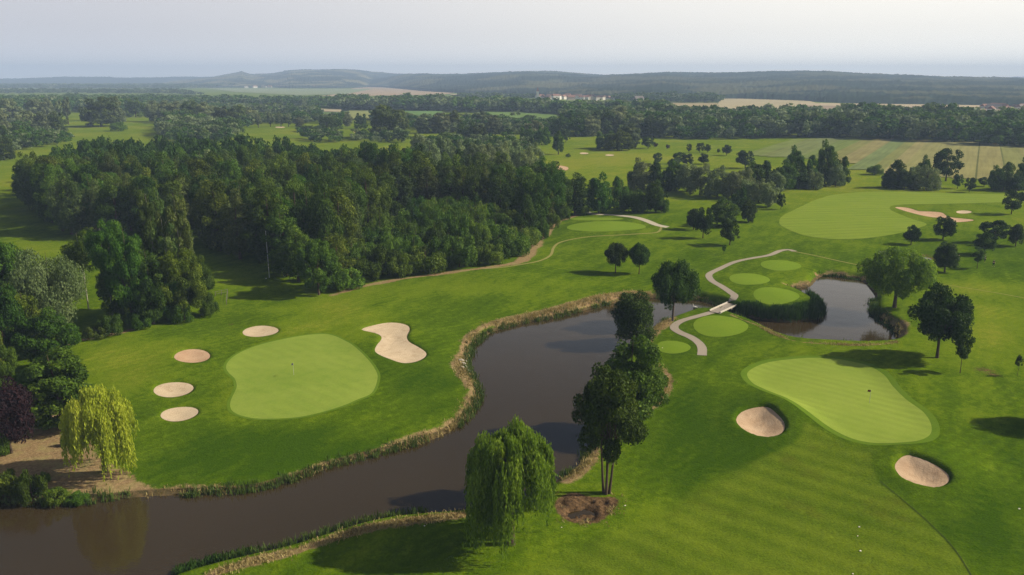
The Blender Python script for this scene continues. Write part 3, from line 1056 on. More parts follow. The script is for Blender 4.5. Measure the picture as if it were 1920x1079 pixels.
# ------------------------------------------------------------------ trees
def kites(C, Nrm, size, rs, asp=.72, droop=0.0):
    """one leaf clump (a bent kite of 4 verts) per centre"""
    n = len(C)
    r = rs.normal(size=(n, 3))
    u = np.cross(Nrm, r); u /= np.linalg.norm(u, axis=1)[:, None] + 1e-9
    v = np.cross(Nrm, u)
    s = size * (0.65 + .7 * rs.rand(n))[:, None]
    k = (rs.rand(n)[:, None] - .5) * .5 * s
    P = np.stack([C - u * s * .5, C - v * s * .5 * asp + Nrm * k, C + u * s * .55, C + v * s * .5 * asp + Nrm * k], 1)
    V = P.reshape(-1, 3)
    Fq = np.arange(4 * n).reshape(n, 4)
    return V, Fq


SH = {
    'round': lambda t: np.sqrt(np.clip(1 - (2 * t - 1) ** 2, 0, 1)) ** .85,
    'oval': lambda t: np.sin(np.pi * np.clip(t, 0, 1) ** .8) ** .75,
    'cone': lambda t: np.clip(np.sin(np.pi * np.clip(t + .0, 0, 1) ** .55), 0, 1) ** .8,
    'egg': lambda t: np.clip((t + .06) ** .35 * (1 - t) ** .55 * 1.42, 0, 1),
    'poplar': lambda t: np.sin(np.pi * np.clip(t, .02, 1) ** .7) ** .5,
    'bush': lambda t: np.sqrt(np.clip(1 - t ** 2.2, 0, 1)),
    'wide': lambda t: np.clip(np.sin(np.pi * (t * .82 + .14)), 0, 1) ** .8,
}


def make_crown(seed, H, R, z0, shape, nb, nl, leaf, br=(.24, .40), asp=.72, lean=0.0, gaps=.25, inner=.3):
    rs = np.random.RandomState(seed)
    f = SH[shape]
    t = rs.rand(nb * 3)
    t = t[np.argsort(rs.rand(len(t)) - f(t))][:nb]     # favours wide levels
    an = rs.rand(nb) * 6.283
    br_ = R * (br[0] + (br[1] - br[0]) * rs.rand(nb))
    er = np.maximum(f(t) * R * (1 + .24 * np.sin(3 * an + seed) * np.cos(5 * t + seed)) - br_ * .55, 0)
    rr = er * np.where(rs.rand(nb) < inner, rs.rand(nb) ** .5, 1)
    hh = H - z0
    C = np.stack([rr * np.cos(an) + lean * t, rr * np.sin(an), z0 + br_ * .5 + t * (hh - br_ * 1.15)], 1)
    V = []; Fs = []; T = []
    o = 0
    wts = br_ ** 2; wts = wts / wts.sum()
    for c, b, w_ in zip(C, br_, wts):
        n = max(6, int(nl * w_))
        d = rs.normal(size=(n, 3)); d[:, 2] += .25
        d /= np.linalg.norm(d, axis=1)[:, None]
        rad = b * (.70 + .42 * rs.rand(n) ** 1.2) * (1 + .18 * np.sin(5 * d[:, 0] + c[0] * 3) * np.cos(4 * d[:, 1] + c[2]))
        sq = np.array([1, 1, .80])
        P = c + d * rad[:, None] * sq
        nrm = d + rs.normal(size=(n, 3)) * .55
        nrm /= np.linalg.norm(nrm, axis=1)[:, None]
        v, q = kites(P, nrm, leaf, rs, asp)
        bt = rs.rand()
        tt = np.clip(.5 * bt + .5 * rs.rand(n) + .05, 0, 1)
        V.append(v); Fs.append(q + o); o += len(v); T.append(tt)
    return np.concatenate(V), np.concatenate(Fs), np.concatenate(T), C


def make_trunk(seed, H, r0, C, z0, nl=7, fork=1, sway=.03):
    rs = np.random.RandomState(seed + 100)
    parts = []
    for f in range(fork):
        a = f / max(fork, 1) * 6.283 + seed
        bx = 0 if fork == 1 else .09 * H ** .5
        b = np.array([math.cos(a) * bx, math.sin(a) * bx, -.4])
        top = np.array([math.cos(a) * (0 if fork == 1 else H * .10), math.sin(a) * (0 if fork == 1 else H * .10), H * .86])
        path = []
        for k in range(7):
            t = k / 6
            p = b + (top - b) * t + np.array([math.sin(3 * t + a) * sway * H, math.cos(2.5 * t + a) * sway * H, 0]) * t
            path.append(p)
        rad = [r0 * q for q in (1.35, .95, .78, .6, .42, .26, .08)]
        parts.append(tube(path, rad, 8 if H > 5 else 5))
        idx = rs.permutation(len(C))[:nl]
        for i in idx:
            t = .3 + .45 * rs.rand()
            k = min(int(t * 6), 5)
            s = path[k] + (path[k + 1] - path[k]) * (t * 6 - k)
            e = C[i]
            if e[2] < s[2]: s = path[2]
            mid = (s + e) / 2 + np.array([0, 0, .04 * H])
            parts.append(tube([s, mid, e], [r0 * .38, r0 * .22, r0 * .05], 5))
    return join(parts)


PROTO = {}


def proto(kind, seed, H, R, z0, shape, nb, nl, leaf, mat, bark='bark', fork=1, r0=None, **k):
    V, Fq, T, C = make_crown(seed, H, R, z0, shape, nb, nl, leaf, **k)
    cm = mesh_np(kind + '_crown', V, Fq, M[mat], tint=T)
    tv, tf = make_trunk(seed, H, r0 or H * .018 + .05, C, z0, fork=fork)
    tm = mesh_np(kind + '_trunk', tv, tf, M[bark], smooth=True)
    PROTO.setdefault(kind, []).append((cm, tm, float(np.percentile(V[:, 2], 99.8)), float(np.percentile(np.hypot(V[:, 0], V[:, 1]), 97))))


def weeping(kind, seed, H, R, nstr, per, leafw, leafl, mat, mind=.35, domes=16):
    rs = np.random.RandomState(seed)
    # drooping shoots start from a set of bough ends on a rounded head
    B = []
    for k in range(domes):
        if k == 0:
            a = 0; rr = 0
        else:
            a = k * 2.399 + rs.rand() * .5; rr = R * (.25 + .62 * math.sqrt(k / domes))
        z = H * (.985 - .30 * (rr / R) ** 2.6 * (.8 + .4 * rs.rand())) - rs.rand() * .11 * H - (.04 * H if k == 0 else 0)
        B.append((rr * math.cos(a), rr * math.sin(a), z, R * (.15 + .15 * rs.rand()), rs.rand()))
    V = []; Fs = []; T = []; o = 0
    tier = rs.rand(domes)
    for s in range(nstr):
        bi = rs.randint(domes)
        bx, by, bz, br, bt = B[bi]
        a = rs.rand() * 6.283; q = math.sqrt(rs.rand())
        dx, dy = math.cos(a) * q * br, math.sin(a) * q * br
        x0, y0 = bx + dx, by + dy
        z0 = bz - br * .75 * q * q + rs.normal() * .15
        rad0 = math.hypot(x0, y0)
        ln = H * (.16 + .16 * rs.rand() + .42 * tier[bi] * (.75 + .25 * rs.rand())) * (mind + (1 - mind) * min(1, rad0 / R + .2))
        if rs.rand() < .12: ln *= 1.3
        ln = min(ln, z0 - .15 - rs.rand() * .5)
        ux, uy = (x0 / (rad0 + .01), y0 / (rad0 + .01))
        sp = .14 * ln * (.4 + rs.rand())
        m = max(4, int(per * ln / (H * .5)))
        t = np.sort(rs.rand(m))
        P = np.stack([x0 + ux * sp * np.sqrt(t) + np.sin(t * 5 + s) * .06, y0 + uy * sp * np.sqrt(t) + np.cos(t * 4 + s) * .06, z0 - ln * t], 1)
        P += rs.normal(size=P.shape) * .07
        ang = rs.rand(m) * 6.283
        hx = np.stack([np.cos(ang), np.sin(ang), np.zeros(m)], 1)
        dn = np.stack([rs.normal(size=m) * .35, rs.normal(size=m) * .35, -np.ones(m)], 1)
        dn /= np.linalg.norm(dn, axis=1)[:, None]
        l_ = leafl * (.6 + .8 * rs.rand(m))[:, None]; w_ = leafw * (.6 + .8 * rs.rand(m))[:, None]
        q4 = np.stack([P, P + dn * l_ * .5 + hx * w_ * .5, P + dn * l_, P + dn * l_ * .5 - hx * w_ * .5], 1).reshape(-1, 3)
        V.append(q4); Fs.append(np.arange(4 * m).reshape(m, 4) + o); o += 4 * m
        T.append(np.clip(.35 * bt + .40 * rs.rand() + .15 * rs.rand(m) + .25 * (1 - t) - .05, 0, 1))
    C = np.array([(b[0] * .9, b[1] * .9, b[2] - .6) for b in B])
    cm = mesh_np(kind + '_crown', np.concatenate(V), np.concatenate(Fs), M[mat], tint=np.concatenate(T))
    tv, tf = make_trunk(seed, H * .95, H * .035, C, 0, nl=11)
    tm = mesh_np(kind + '_trunk', tv, tf, M['bark'], smooth=True)
    VV = np.concatenate(V)
    PROTO.setdefault(kind, []).append((cm, tm, float(np.percentile(VV[:, 2], 99.9)), float(np.percentile(np.hypot(VV[:, 0], VV[:, 1]), 97))))


# prototypes at real size
weeping('weepA', 1, 12.6, 4.7, 2300, 34, .14, .42, 'f_willow', .5, 26)
weeping('weepB', 2, 9.5, 4.4, 1700, 26, .15, .40, 'f_yellow', .35, 16)
proto('weepC', 3, 10.5, 7.0, 2.3, 'wide', 80, 30000, .34, 'f_willow', br=(.16, .30), r0=.38)
proto('multi', 4, 15, 4.2, 3.0, 'oval', 52, 19000, .34, 'f_mid', fork=4, r0=.17, br=(.20, .36), gaps=.4)
proto('dense', 5, 11, 4.4, .2, 'egg', 60, 26000, .32, 'f_bright', br=(.20, .32))
proto('near', 6, 10, 3.6, 1.0, 'egg', 52, 15000, .32, 'f_dark', br=(.22, .36))
proto('near', 7, 10, 4.2, 1.5, 'oval', 56, 16000, .34, 'f_dark', br=(.20, .36))
proto('near', 8, 12, 4.6, 1.5, 'oval', 66, 19000, .36, 'f_dark', br=(.18, .32))
proto('big', 9, 18, 5.6, .8, 'oval', 70, 22000, .42, 'f_mid', br=(.18, .32))
proto('big', 10, 18, 5.6, .8, 'egg', 70, 22000, .42, 'f_wood', br=(.18, .30))
proto('big', 11, 17, 6.0, .6, 'round', 70, 22000, .42, 'f_wood', br=(.18, .30))
proto('birch', 12, 19, 4.0, 7, 'oval', 44, 9000, .36, 'f_mid', bark='bark_pale', r0=.16, br=(.20, .34))
proto('aspen', 13, 22, 4.2, 3.0, 'poplar', 80, 14000, .40, 'f_olive', bark='bark_pale', r0=.22, br=(.16, .30))
proto('aspen', 14, 22, 4.4, 3.0, 'poplar', 80, 14000, .40, 'f_olive', bark='bark_pale', r0=.22, br=(.16, .30))
M['f_silver_near'] = foliage('silver_willow_leaves', (.055, .090, .026), (.165, .215, .085), (.24, .28, .13), .25, .01, .1)
proto('whitewillow', 15, 11, 5.6, .8, 'round', 44, 30000, .27, 'f_silver_near', br=(.26, .42))
proto('purple', 16, 11, 5, .6, 'round', 50, 14000, .38, 'f_purple')
proto('slim', 17, 7, 1.5, 1.9, 'oval', 18, 2200, .30, 'f_mid', r0=.07, br=(.3, .5))
proto('slim', 18, 7, 1.7, 2.2, 'oval', 16, 1600, .30, 'f_dark', r0=.07, br=(.3, .5))
for s in range(7):
    proto('wood', 20 + s, 19, 5.0, .6, ('egg', 'oval', 'round', 'egg', 'bush', 'egg', 'oval')[s], 52, 8500, .50, ('f_wood', 'f_mid', 'f_wood', 'f_wood', 'f_dark', 'f_olive', 'f_bright')[s], br=(.22, .38))
for s in range(3):
    proto('bush', 30 + s, 6, 4.2, .1, 'bush', 40, 7000, .36, ('f_bright', 'f_bright', 'f_mid')[s], br=(.20, .34))
proto('nearbush', 34, 3, 2.6, .05, 'bush', 26, 5000, .24, 'f_bright', br=(.22, .36))
proto('nearbush', 35, 3, 2.6, .05, 'bush', 26, 5000, .24, 'f_wood', br=(.22, .36))
for s in range(4):
    proto('park', 40 + s, 9, 3.6, .7, ('round', 'oval', 'egg', 'egg')[s], 40, 5200, .42, 'f_dark', br=(.16, .40))
for s in range(3):
    proto('parkmid', 45 + s, 11, 4.6, .1, ('egg', 'bush', 'egg')[s], 54, 7000, .50, 'f_mid', br=(.18, .32))
for s in range(3):
    proto('parksilver', 50 + s, 11, 4.8, .1, ('egg', 'bush', 'bush')[s], 54, 7000, .50, 'f_silver', br=(.18, .32))
for s in range(3):
    proto('farbig', 55 + s, 20, 8, .3, ('bush', 'egg', 'egg')[s], 56, 7000, .9, ('f_wood', 'f_grey', 'f_olive')[s], br=(.17, .30))
proto('slender', 60, 12, 2.6, .3, 'poplar', 26, 1800, .8, 'f_grey', br=(.3, .45))
proto('slender', 61, 12, 2.8, .3, 'cone', 26, 1800, .8, 'f_mid', br=(.3, .45))
proto('redbush', 62, 6, 2.8, .3, 'round', 20, 1500, .5, 'f_purple', br=(.3, .45))

rng = random.Random(77)
CAT = {'weepA': ('weeping_willow', 'willow tree'), 'weepB': ('weeping_willow', 'willow tree'), 'weepC': ('willow_tree', 'willow tree'), 'whitewillow': ('willow_tree', 'willow tree'),
       'bush': ('bush', 'bush'), 'nearbush': ('bush', 'bush'), 'redbush': ('small_tree', 'tree'), 'birch': ('birch_tree', 'tree'), 'aspen': ('poplar_tree', 'tree')}
ntree = 0


def plant(kind, px, yb, yt, w, label, group=None, cat=None, var=None, mat=None):
    """tree whose foot stands on the ground seen at (px, yb), whose top reaches yt and whose crown is w pixels wide (photo pixels)"""
    P = at(px, yb)
    d = depth(*P)
    yc = (yt - 539.5) / FPX
    Y = P[1]
    top = CAM_H - (Y * SP + yc * Y * CP) / (CP - yc * SP)
    Hh = max(top - P[2], .8)
    zc = depth(P[0], P[1], P[2] + Hh * .6)
    Wm = w * zc / FPX
    return plant_w(kind, P, Hh, Wm, label, group, cat, var)


def plant_w(kind, P, Hh, Wm, label, group=None, cat=None, var=None):
    global ntree
    L = PROTO[kind]
    cm, tm, H, R = L[rng.randrange(len(L)) if var is None else var]
    nm, ct = CAT.get(kind, ('broadleaf_tree', 'tree'))
    e = bpy.data.objects.new(nm, None)
    COL.objects.link(e)
    e.location = P
    e.rotation_euler = (0, 0, rng.random() * 6.283)
    s = Wm / (2 * R)
    e.scale = (s, s, Hh / H)
    tag(e, label, cat or ct, group)
    link('crown', cm, parent=e)
    link('trunk', tm, parent=e)
    ntree += 1
    return e


# --- foreground and single trees: kind, x, foot y, top y, width, label, variant
G1 = 'trees scattered over the golf course'
single = [
    ('weepA', 958, 1020, 803, 168, 'large weeping willow with trailing shoots on the near river bank, nearest tree', 0),
    ('multi', 1137, 925, 692, 135, 'tall open-crowned tree on four bare stems beside the muddy puddle', 0),
    ('dense', 1183, 800, 641, 130, 'dense bright green leafy tree behind the four-stemmed tree at the river', 0),
    ('near', 1187, 648, 549, 78, 'dark cone-shaped tree on the bank left of the curving cart path', 0),
    ('near', 1261, 602, 490, 88, 'dark broad tree above the path loop with a bare trunk over water', 1),
    ('weepB', 197, 885, 728, 125, 'bright yellow-green weeping willow beside the bare brown bank', 0),
    ('weepC', 1677, 577, 468, 128, 'wide shaggy willow at the right shore of the pond', 0),
    ('near', 1757, 671, 538, 108, 'large dark tree casting its shadow toward the pond', 2),
    ('slim', 1800, 700, 617, 34, 'thin loose young tree just right of the large dark pond tree', 0),
    ('slim', 1907, 706, 666, 13, 'leafy sapling at the right frame edge', 1),
    ('near', 1154, 512, 457, 43, 'left one of the two round trees standing side by side in mid fairway', 1),
    ('near', 1198, 514, 457, 38, 'right one of the two round trees standing side by side in mid fairway', 1),
    ('park', 1768, 449, 405, 38, 'dark pointed tree directly below the long pink bunker', 2),
    ('park', 1708, 459, 423, 31, 'small round dark tree left of the pointed one below the pink bunker', 1),
    ('near', 1771, 511, 455, 43, 'dark oval tree just above the shaggy pond willow, near the walking golfers', 0),
    ('park', 1864, 457, 415, 51, 'broad dark tree behind another dark one at the right side', 0),
    ('park', 1845, 478, 436, 39, 'dark tree in front of the broad one, just behind the small pale tree', 1),
    ('slim', 1832, 504, 463, 27, 'small light green tree beside the golfers', 0),
    ('park', 1904, 462, 421, 28, 'grey-green tree at the right edge beside the broad dark tree', 3),
    ('park', 1896, 402, 357, 35, 'round lone tree with an oval shadow right of the pink bunker', 0),
    ('park', 1368, 460, 412, 36, 'round dark tree lowest of the clump left of the far fairway', 0),
    ('park', 1318, 447, 390, 36, 'tall dark tree left in the clump above the tees', 1),
    ('park', 1300, 431, 392, 28, 'smaller dark tree at the left edge of the clump above the tees', 3),
    ('parkmid', 1358, 425, 371, 52, 'broad mid green tree at the middle of the clump above the tees', 0),
    ('parkmid', 1403, 417, 371, 28, 'narrow green tree at the right of the clump above the tees', 0),
    ('park', 1464, 393, 363, 17, 'little round dark tree alone beside the silvery thicket', 0),
    ('slim', 1357, 478, 459, 9, 'tiny sapling just below the round dark tree', 0),
    ('near', 1990, 800, 700, 96, 'tree past the right frame edge whose shadow lies on the rough', 1),
    # silvery thicket
    ('parksilver', 1440, 388, 342, 38, None, 0), ('parksilver', 1422, 380, 336, 34, None, 1), ('parksilver', 1400, 378, 338, 36, None, 2), ('parkmid', 1385, 395, 352, 36, None, 1),
    ('parksilver', 1372, 372, 322, 44, None, 0), ('parksilver', 1345, 370, 312, 52, None, 1), ('parksilver', 1312, 366, 308, 50, None, 2), ('parksilver', 1288, 360, 308, 44, None, 0),
    ('parkmid', 1265, 357, 302, 44, None, 0), ('parkmid', 1235, 358, 304, 46, None, 1), ('parksilver', 1205, 354, 297, 50, None, 1), ('parkmid', 1190, 352, 312, 34, None, 0),
    ('parksilver', 1395, 362, 316, 40, None, 2), ('parkmid', 1412, 357, 302, 42, None, 0), ('parkmid', 1440, 357, 302, 42, None, 1), ('parkmid', 1468, 358, 300, 44, None, 0), ('parksilver', 1455, 362, 322, 34, None, 0),
    ('parkmid', 1487, 350, 274, 34, None, 0), ('parkmid', 1512, 352, 292, 40, None, 1), ('parkmid', 1545, 347, 264, 38, None, 0), ('parkmid', 1573, 347, 294, 38, None, 1), ('parksilver', 1525, 355, 318, 36, None, 1), ('parksilver', 1566, 350, 310, 34, None, 2), ('parkmid', 1497, 354, 312, 36, None, 0),
    # right clump
    ('parkmid', 1683, 353, 300, 52, None, 1), ('parksilver', 1736, 356, 309, 54, None, 1), ('park', 1695, 356, 322, 28, None, 1), ('parkmid', 1727, 350, 292, 26, None, 0), ('parkmid', 1665, 352, 318, 30, None, 0), ('parksilver', 1712, 354, 312, 34, None, 0),
    ('park', 1773, 340, 280, 54, 'large dark tree rising over the striped crop fields', 0),
    ('park', 1795, 354, 327, 20, 'left one of two small trees between the big dark tree and right clump', 0),
    ('park', 1817, 361, 333, 20, 'right one of two small trees between the big dark tree and right clump', 0),
    ('parkmid', 1866, 357, 311, 32, None, 0), ('parkmid', 1893, 356, 305, 42, None, 1), ('parkmid', 1922, 355, 296, 44, None, 0), ('park', 1880, 358, 322, 28, None, 1), ('parkmid', 1950, 352, 292, 50, None, 1), ('park', 1845, 350, 333, 22, None, 0), ('park', 1905, 360, 328, 26, None, 2),
    ('bush', 1640, 328, 309, 30, 'low dark shrub at the corner of the striped fields', 0),
    # far parkland
    ('park', 1291.5, 287, 270, 10.5, 'small round tree, leftmost of the row on the far fairway edge', 0), ('park', 1312, 287, 268, 17, 'wider round tree touching its right neighbour in the far row', 0), ('park', 1326, 287, 271, 13, 'round tree touching its left neighbour in the far row', 1),
    ('park', 1347, 288, 279, 6, 'tiny tree in the far row beside a large egg-shaped one', 1), ('park', 1362, 292, 272, 18, 'egg-shaped tree, rightmost of the far row', 1), ('park', 1320, 308, 288, 22, 'pointed dark tree behind the silvery thicket', 2),
    ('park', 1233, 309, 287, 17, 'small round dark tree standing behind the left end of the thicket', 0), ('park', 1274, 308, 286, 24, 'dark round tree, left of the pair behind the thicket', 0), ('park', 1288, 312, 289, 22, 'dark round tree, right of the pair behind the thicket', 0), ('parkmid', 1264, 316, 295, 22, 'lighter green small tree in front of the dark pair', 0),
    ('park', 1397, 316, 283, 35, 'dark round tree beside the white far pond', 0),
    ('farbig', 1136, 279, 246, 46, 'left tree of the big dark round clump on the far fairway', 0), ('farbig', 1158, 282, 244, 56, 'middle tree of the big dark round clump on the far fairway', 0), ('farbig', 1182, 279, 233, 34, 'right grey tree of the big dark round clump on the far fairway', 1),
    ('park', 1215, 279, 258, 26, 'round tree just right of the big dark clump', 0), ('redbush', 1229, 277, 267, 9, 'tiny reddish tree touching the round one right of the clump', 0), ('redbush', 1252, 280, 271, 8, 'tiny lone reddish tree on the far field', 0),
    ('slender', 1047, 290, 246, 23, 'tall narrow green tree left of the big dark clump', 1), ('park', 1061, 268, 243, 17, 'round dark tree behind the narrow one', 0), ('park', 993, 279, 258, 12, 'small dark tree in front of the double dark clump', 0),
    ('farbig', 988, 270, 238, 32, None, 0), ('farbig', 1016, 272, 237, 34, None, 0), ('bush', 1065, 295, 288, 10, 'single low bush on the far fairway', 0), ('farbig', 1003, 262, 226, 40, None, 1),
    ('farbig', 728, 258, 197, 72, 'huge tree with brown upper crown standing alone behind the wood', 2),
    ('farbig', 875, 263, 228, 42, 'left tree of the dark pair right of the huge tree', 0), ('farbig', 898, 264, 233, 30, 'right tree of the dark pair right of the huge tree', 0),
    ('farbig', 677, 242, 213, 25, 'round green tree left of the huge brown-topped tree', 0), ('farbig', 652, 237, 210, 20, None, 1), ('park', 955, 264, 242, 18, 'small round tree right of the dark pair', 0),
    ('farbig', 614, 246, 214, 34, None, 0), ('farbig', 632, 243, 216, 26, None, 0), ('bush', 585, 247, 235, 60, None, 0),
    ('slender', 485, 240, 213, 13, None, 0), ('slender', 507, 238, 211, 13, None, 0), ('slender', 527, 238, 212, 13, None, 0), ('slender', 541, 238, 213, 14, None, 0), ('farbig', 561, 238, 220, 18, None, 1),
    ('farbig', 190, 238, 183, 66, 'big olive tree between two far meadows at upper left', 2), ('farbig', 219, 236, 181, 34, None, 1), ('bush', 222, 246, 229, 32, None, 0), ('farbig', 163, 226, 204, 26, None, 0),
    ('farbig', 55, 251, 208, 42, None, 1), ('farbig', 83, 254, 211, 36, None, 1), ('farbig', 111, 256, 210, 34, None, 2), ('slender', 129, 234, 183, 15, None, 0), ('slender', 114, 232, 187, 14, None, 0), ('farbig', 70, 225, 186, 44, None, 1), ('farbig', 20, 230, 185, 44, None, 1),
    ('farbig', 30, 270, 232, 30, None, 0), ('farbig', 46, 275, 242, 34, None, 1), ('farbig', 5, 262, 205, 34, None, 1), ('farbig', 8, 300, 255, 44, None, 0), ('farbig', 0, 275, 235, 40, None, 0), ('farbig', -30, 290, 240, 60, None, 0), ('farbig', 92, 225, 185, 24, None, 1),
    ('farbig', 255, 220, 184, 42, None, 0), ('farbig', 289, 228, 189, 32, None, 1), ('farbig', 311, 230, 189, 32, None, 1), ('farbig', 333, 232, 190, 36, None, 1), ('farbig', 358, 234, 188, 36, None, 2), ('farbig', 385, 236, 192, 36, None, 1), ('farbig', 420, 238, 200, 44, None, 0), ('farbig', 447, 236, 197, 36, None, 2), ('farbig', 468, 234, 202, 30, None, 1),
    ('farbig', 795, 250, 216, 38, None, 1), ('farbig', 825, 250, 212, 40, None, 1), ('farbig', 850, 248, 208, 34, None, 2), ('farbig', 925, 252, 216, 34, None, 1), ('farbig', 905, 246, 210, 30, None, 1),
    ('farbig', 1080, 256, 215, 44, None, 0), ('farbig', 1105, 256, 218, 40, None, 1), ('farbig', 1130, 254, 205, 50, None, 2), ('farbig', 1160, 252, 200, 52, None, 1), ('farbig', 1050, 254, 216, 36, None, 0), ('farbig', 1195, 256, 214, 44, None, 1), ('farbig', 1225, 258, 216, 40, None, 2),
    # edge trees right end of the wood
    ('parkmid', 1123, 401, 325, 52, 'tall grey-green oval tree at the top end of the gravel path', 0), ('parkmid', 1162, 392, 332, 40, None, 1), ('bush', 1185, 397, 356, 50, None, 0), ('parkmid', 1229, 398, 338, 44, None, 0), ('bush', 1205, 398, 362, 44, None, 1), ('bush', 1240, 399, 368, 30, None, 2),
    ('wood', 1078, 404, 325, 52, None, 0), ('wood', 1052, 408, 332, 48, None, 3), ('wood', 1035, 412, 305, 50, None, 1), ('wood', 1005, 440, 325, 56, None, 1), ('wood', 985, 452, 365, 44, None, 4), ('wood', 1020, 425, 345, 44, None, 0), ('bush', 1035, 428, 398, 30, None, 0), ('bush', 1015, 447, 412, 34, None, 1), ('bush', 1055, 412, 388, 34, None, 2),
    ('bush', 1093, 404, 385, 22, None, 0),
    # left front group
    ('birch', 213, 600, 412, 62, 'pale-stemmed birch between the silver willow and the poplars', 0), ('birch', 166, 580, 432, 58, 'slim pale-trunked tree just behind the silver willow', 0),
    ('aspen', 300, 590, 362, 52, 'left poplar of the three olive ones towering over the wood corner', 0), ('aspen', 325, 588, 355, 56, 'tallest middle poplar of the three olive ones over the wood corner', 1), ('aspen', 352, 586, 372, 50, 'right poplar of the three olive ones towering over the wood corner', 0),
    ('big', 250, 612, 420, 80, 'tall green tree just right of the pale birch', 0), ('big', 287, 608, 468, 80, None, 1), ('big', 345, 600, 470, 86, None, 2), ('big', 378, 590, 482, 60, 'rounded green tree at the right end of the left front group', 0), ('big', 225, 600, 480, 70, None, 1), ('big', 315, 598, 500, 80, None, 0), ('bush', 210, 628, 590, 46, None, 0), ('bush', 180, 634, 612, 46, None, 1), ('bush', 392, 592, 560, 36, None, 0), ('bush', 265, 615, 580, 50, None, 2), ('bush', 340, 604, 570, 50, None, 0),
    ('whitewillow', 108, 642, 470, 118, 'broad silvery green willow in the left tree group', 0),
    ('big', 28, 620, 458, 92, 'dark tree left of the silvery willow at the frame edge', 2), ('big', -40, 640, 450, 100, None, 1), ('big', 15, 700, 520, 90, None, 0), ('big', -30, 760, 600, 100, None, 2), ('big', 100, 700, 578, 108, 'leafy green tree just below the silvery willow', 0), ('big', 55, 670, 545, 70, None, 1),
    ('big', 8, 760, 620, 60, 'bright green tree at the left frame edge above the purple tree', 0),
    ('big', 118, 805, 662, 125, 'dense dark tree right above the yellow willow', 1),
    ('purple', 22, 850, 716, 100, 'dark purple-leaved tree at the left frame edge', 0), ('big', 75, 800, 690, 70, None, 2), ('nearbush', -8, 858, 790, 50, 'light green bush at the left frame edge under the purple tree', 0),
    ('nearbush', 122, 836, 818, 16, 'tiny green shrub on the dry ground left of the yellow willow', 0),
    ('nearbush', 10, 936, 885, 60, 'dark bush on the river bank, first from the left frame edge', 1), ('nearbush', 62, 942, 886, 56, 'dark bush on the river bank, second from the left frame edge', 1), ('nearbush', 108, 948, 915, 44, 'low green bush hanging over the river, third from the left', 0), ('nearbush', 150, 948, 924, 44, 'lowest green bush hanging over the river, fourth from the left', 0), ('nearbush', -50, 935, 870, 70, None, 1),
    ('nearbush', 85, 905, 885, 22, None, 0),
    # front of the wood
    ('big', 598, 553, 452, 78, 'dark drooping tree at the front corner of the wood', 2), ('wood', 560, 528, 430, 64, None, 0), ('wood', 632, 540, 440, 60, None, 3),
]
GR = {'parksilver': ('silvery green tree in the thicket between the far fairways', 'trees of the silvery thicket'), 'parkmid': ('green leafy tree in a thicket on the right half', 'trees of the right thickets'),
      'park': ('dark round tree in a thicket at the right edge', 'dark thicket trees'), 'farbig': ('tall far tree in the upper left and middle belts before the plain', 'far belt trees'),
      'slender': ('slender grey tree in the row on the far left meadow', 'slender far trees'), 'wood': ('dark tree at the right end and front of the wood', 'edge trees of the wood'),
      'bush': ('green bush at the foot of the trees by the wood', 'bushes along the wood'), 'big': ('dark leafy tree packed in the left front group', 'packed trees of the left group'), 'nearbush': ('small bank bush beside the river at the left', 'bank bushes')}
for kind, x, yb, yt, wpx, lab, var in single:
    if kind == 'farbig' and var is not None:
        var = var % 3
    grp = None
    if lab is None:
        base, grp = GR[kind]
        if kind == 'farbig':
            base = ('tall far tree in the upper left belt before the plain' if x < 480 else 'tall far tree in the middle belt behind the wood' if x < 960 else 'tall far tree in the belt behind the big round clump')
            grp = base.replace('tall far tree', 'tall far trees')
        if kind == 'park' and x < 1700:
            base = 'small dark tree inside the right clump before the striped fields'; grp = 'dark clump trees'
        if kind in ('parkmid', 'parksilver') and x > 1640:
            base = 'green tree of the right clump before the striped fields' if x < 1780 else 'green tree of the clump at the right frame edge'; grp = base.replace('tree', 'trees', 1)
        if kind == 'parkmid' and x < 1260:
            base = 'leafy green tree of the clump right of the gravel path top'; grp = 'trees by the gravel path'
        if kind == 'bush' and x < 500:
            base = 'green bush at the foot of the left front tree group'; grp = 'bushes of the left group'
        lab = base
    plant(kind, x, yb, yt, wpx, lab, grp, None, var)

# --- the wood in the middle: trees one by one
wood_front = [(32, 352), (60, 395), (110, 438), (200, 448), (320, 452), (430, 478), (500, 505), (545, 520), (600, 500), (700, 500), (800, 480), (900, 440), (960, 450), (990, 430), (1020, 405), (1060, 390)]
wood_back = [(1045, 302), (1005, 292), (950, 288), (895, 284), (845, 292), (825, 300), (795, 290), (770, 268), (700, 264), (600, 262), (520, 258), (430, 254), (330, 250), (220, 253), (130, 262), (70, 280), (38, 300)]
wood = np.concatenate([flat(*np.array(wood_front, float).T), flat(*np.array(wood_back, float).T, z=17.0)])
bushy = F([(630, 548), (700, 532), (800, 519), (900, 508), (975, 493), (992, 470), (1000, 445), (930, 418), (830, 400), (740, 420), (690, 470), (640, 500)], 3)
spots = []
rs = np.random.RandomState(5)
lo, hi = wood.min(0), wood.max(0)
cand = lo + rs.rand(9000, 2) * (hi - lo)
cand = cand[inside(cand, wood) & (sdf(cand, bushy, 20) > 2)]
wlist = []
for p in cand:
    dd = np.hypot(*p)
    gap = 5.4 + dd / 160
    if all((p[0] - q[0]) ** 2 + (p[1] - q[1]) ** 2 > gap ** 2 for q in wlist):
        wlist.append(p)
wlist = [p for p in wlist if p[1] > 0]
wlist.sort(key=lambda p: np.hypot(*p))
NIND = 205
hmap = lambda p: 17.5 + 4.5 * (fbm(p[0] / 40, p[1] / 40, 2, 2) - .5) * 2
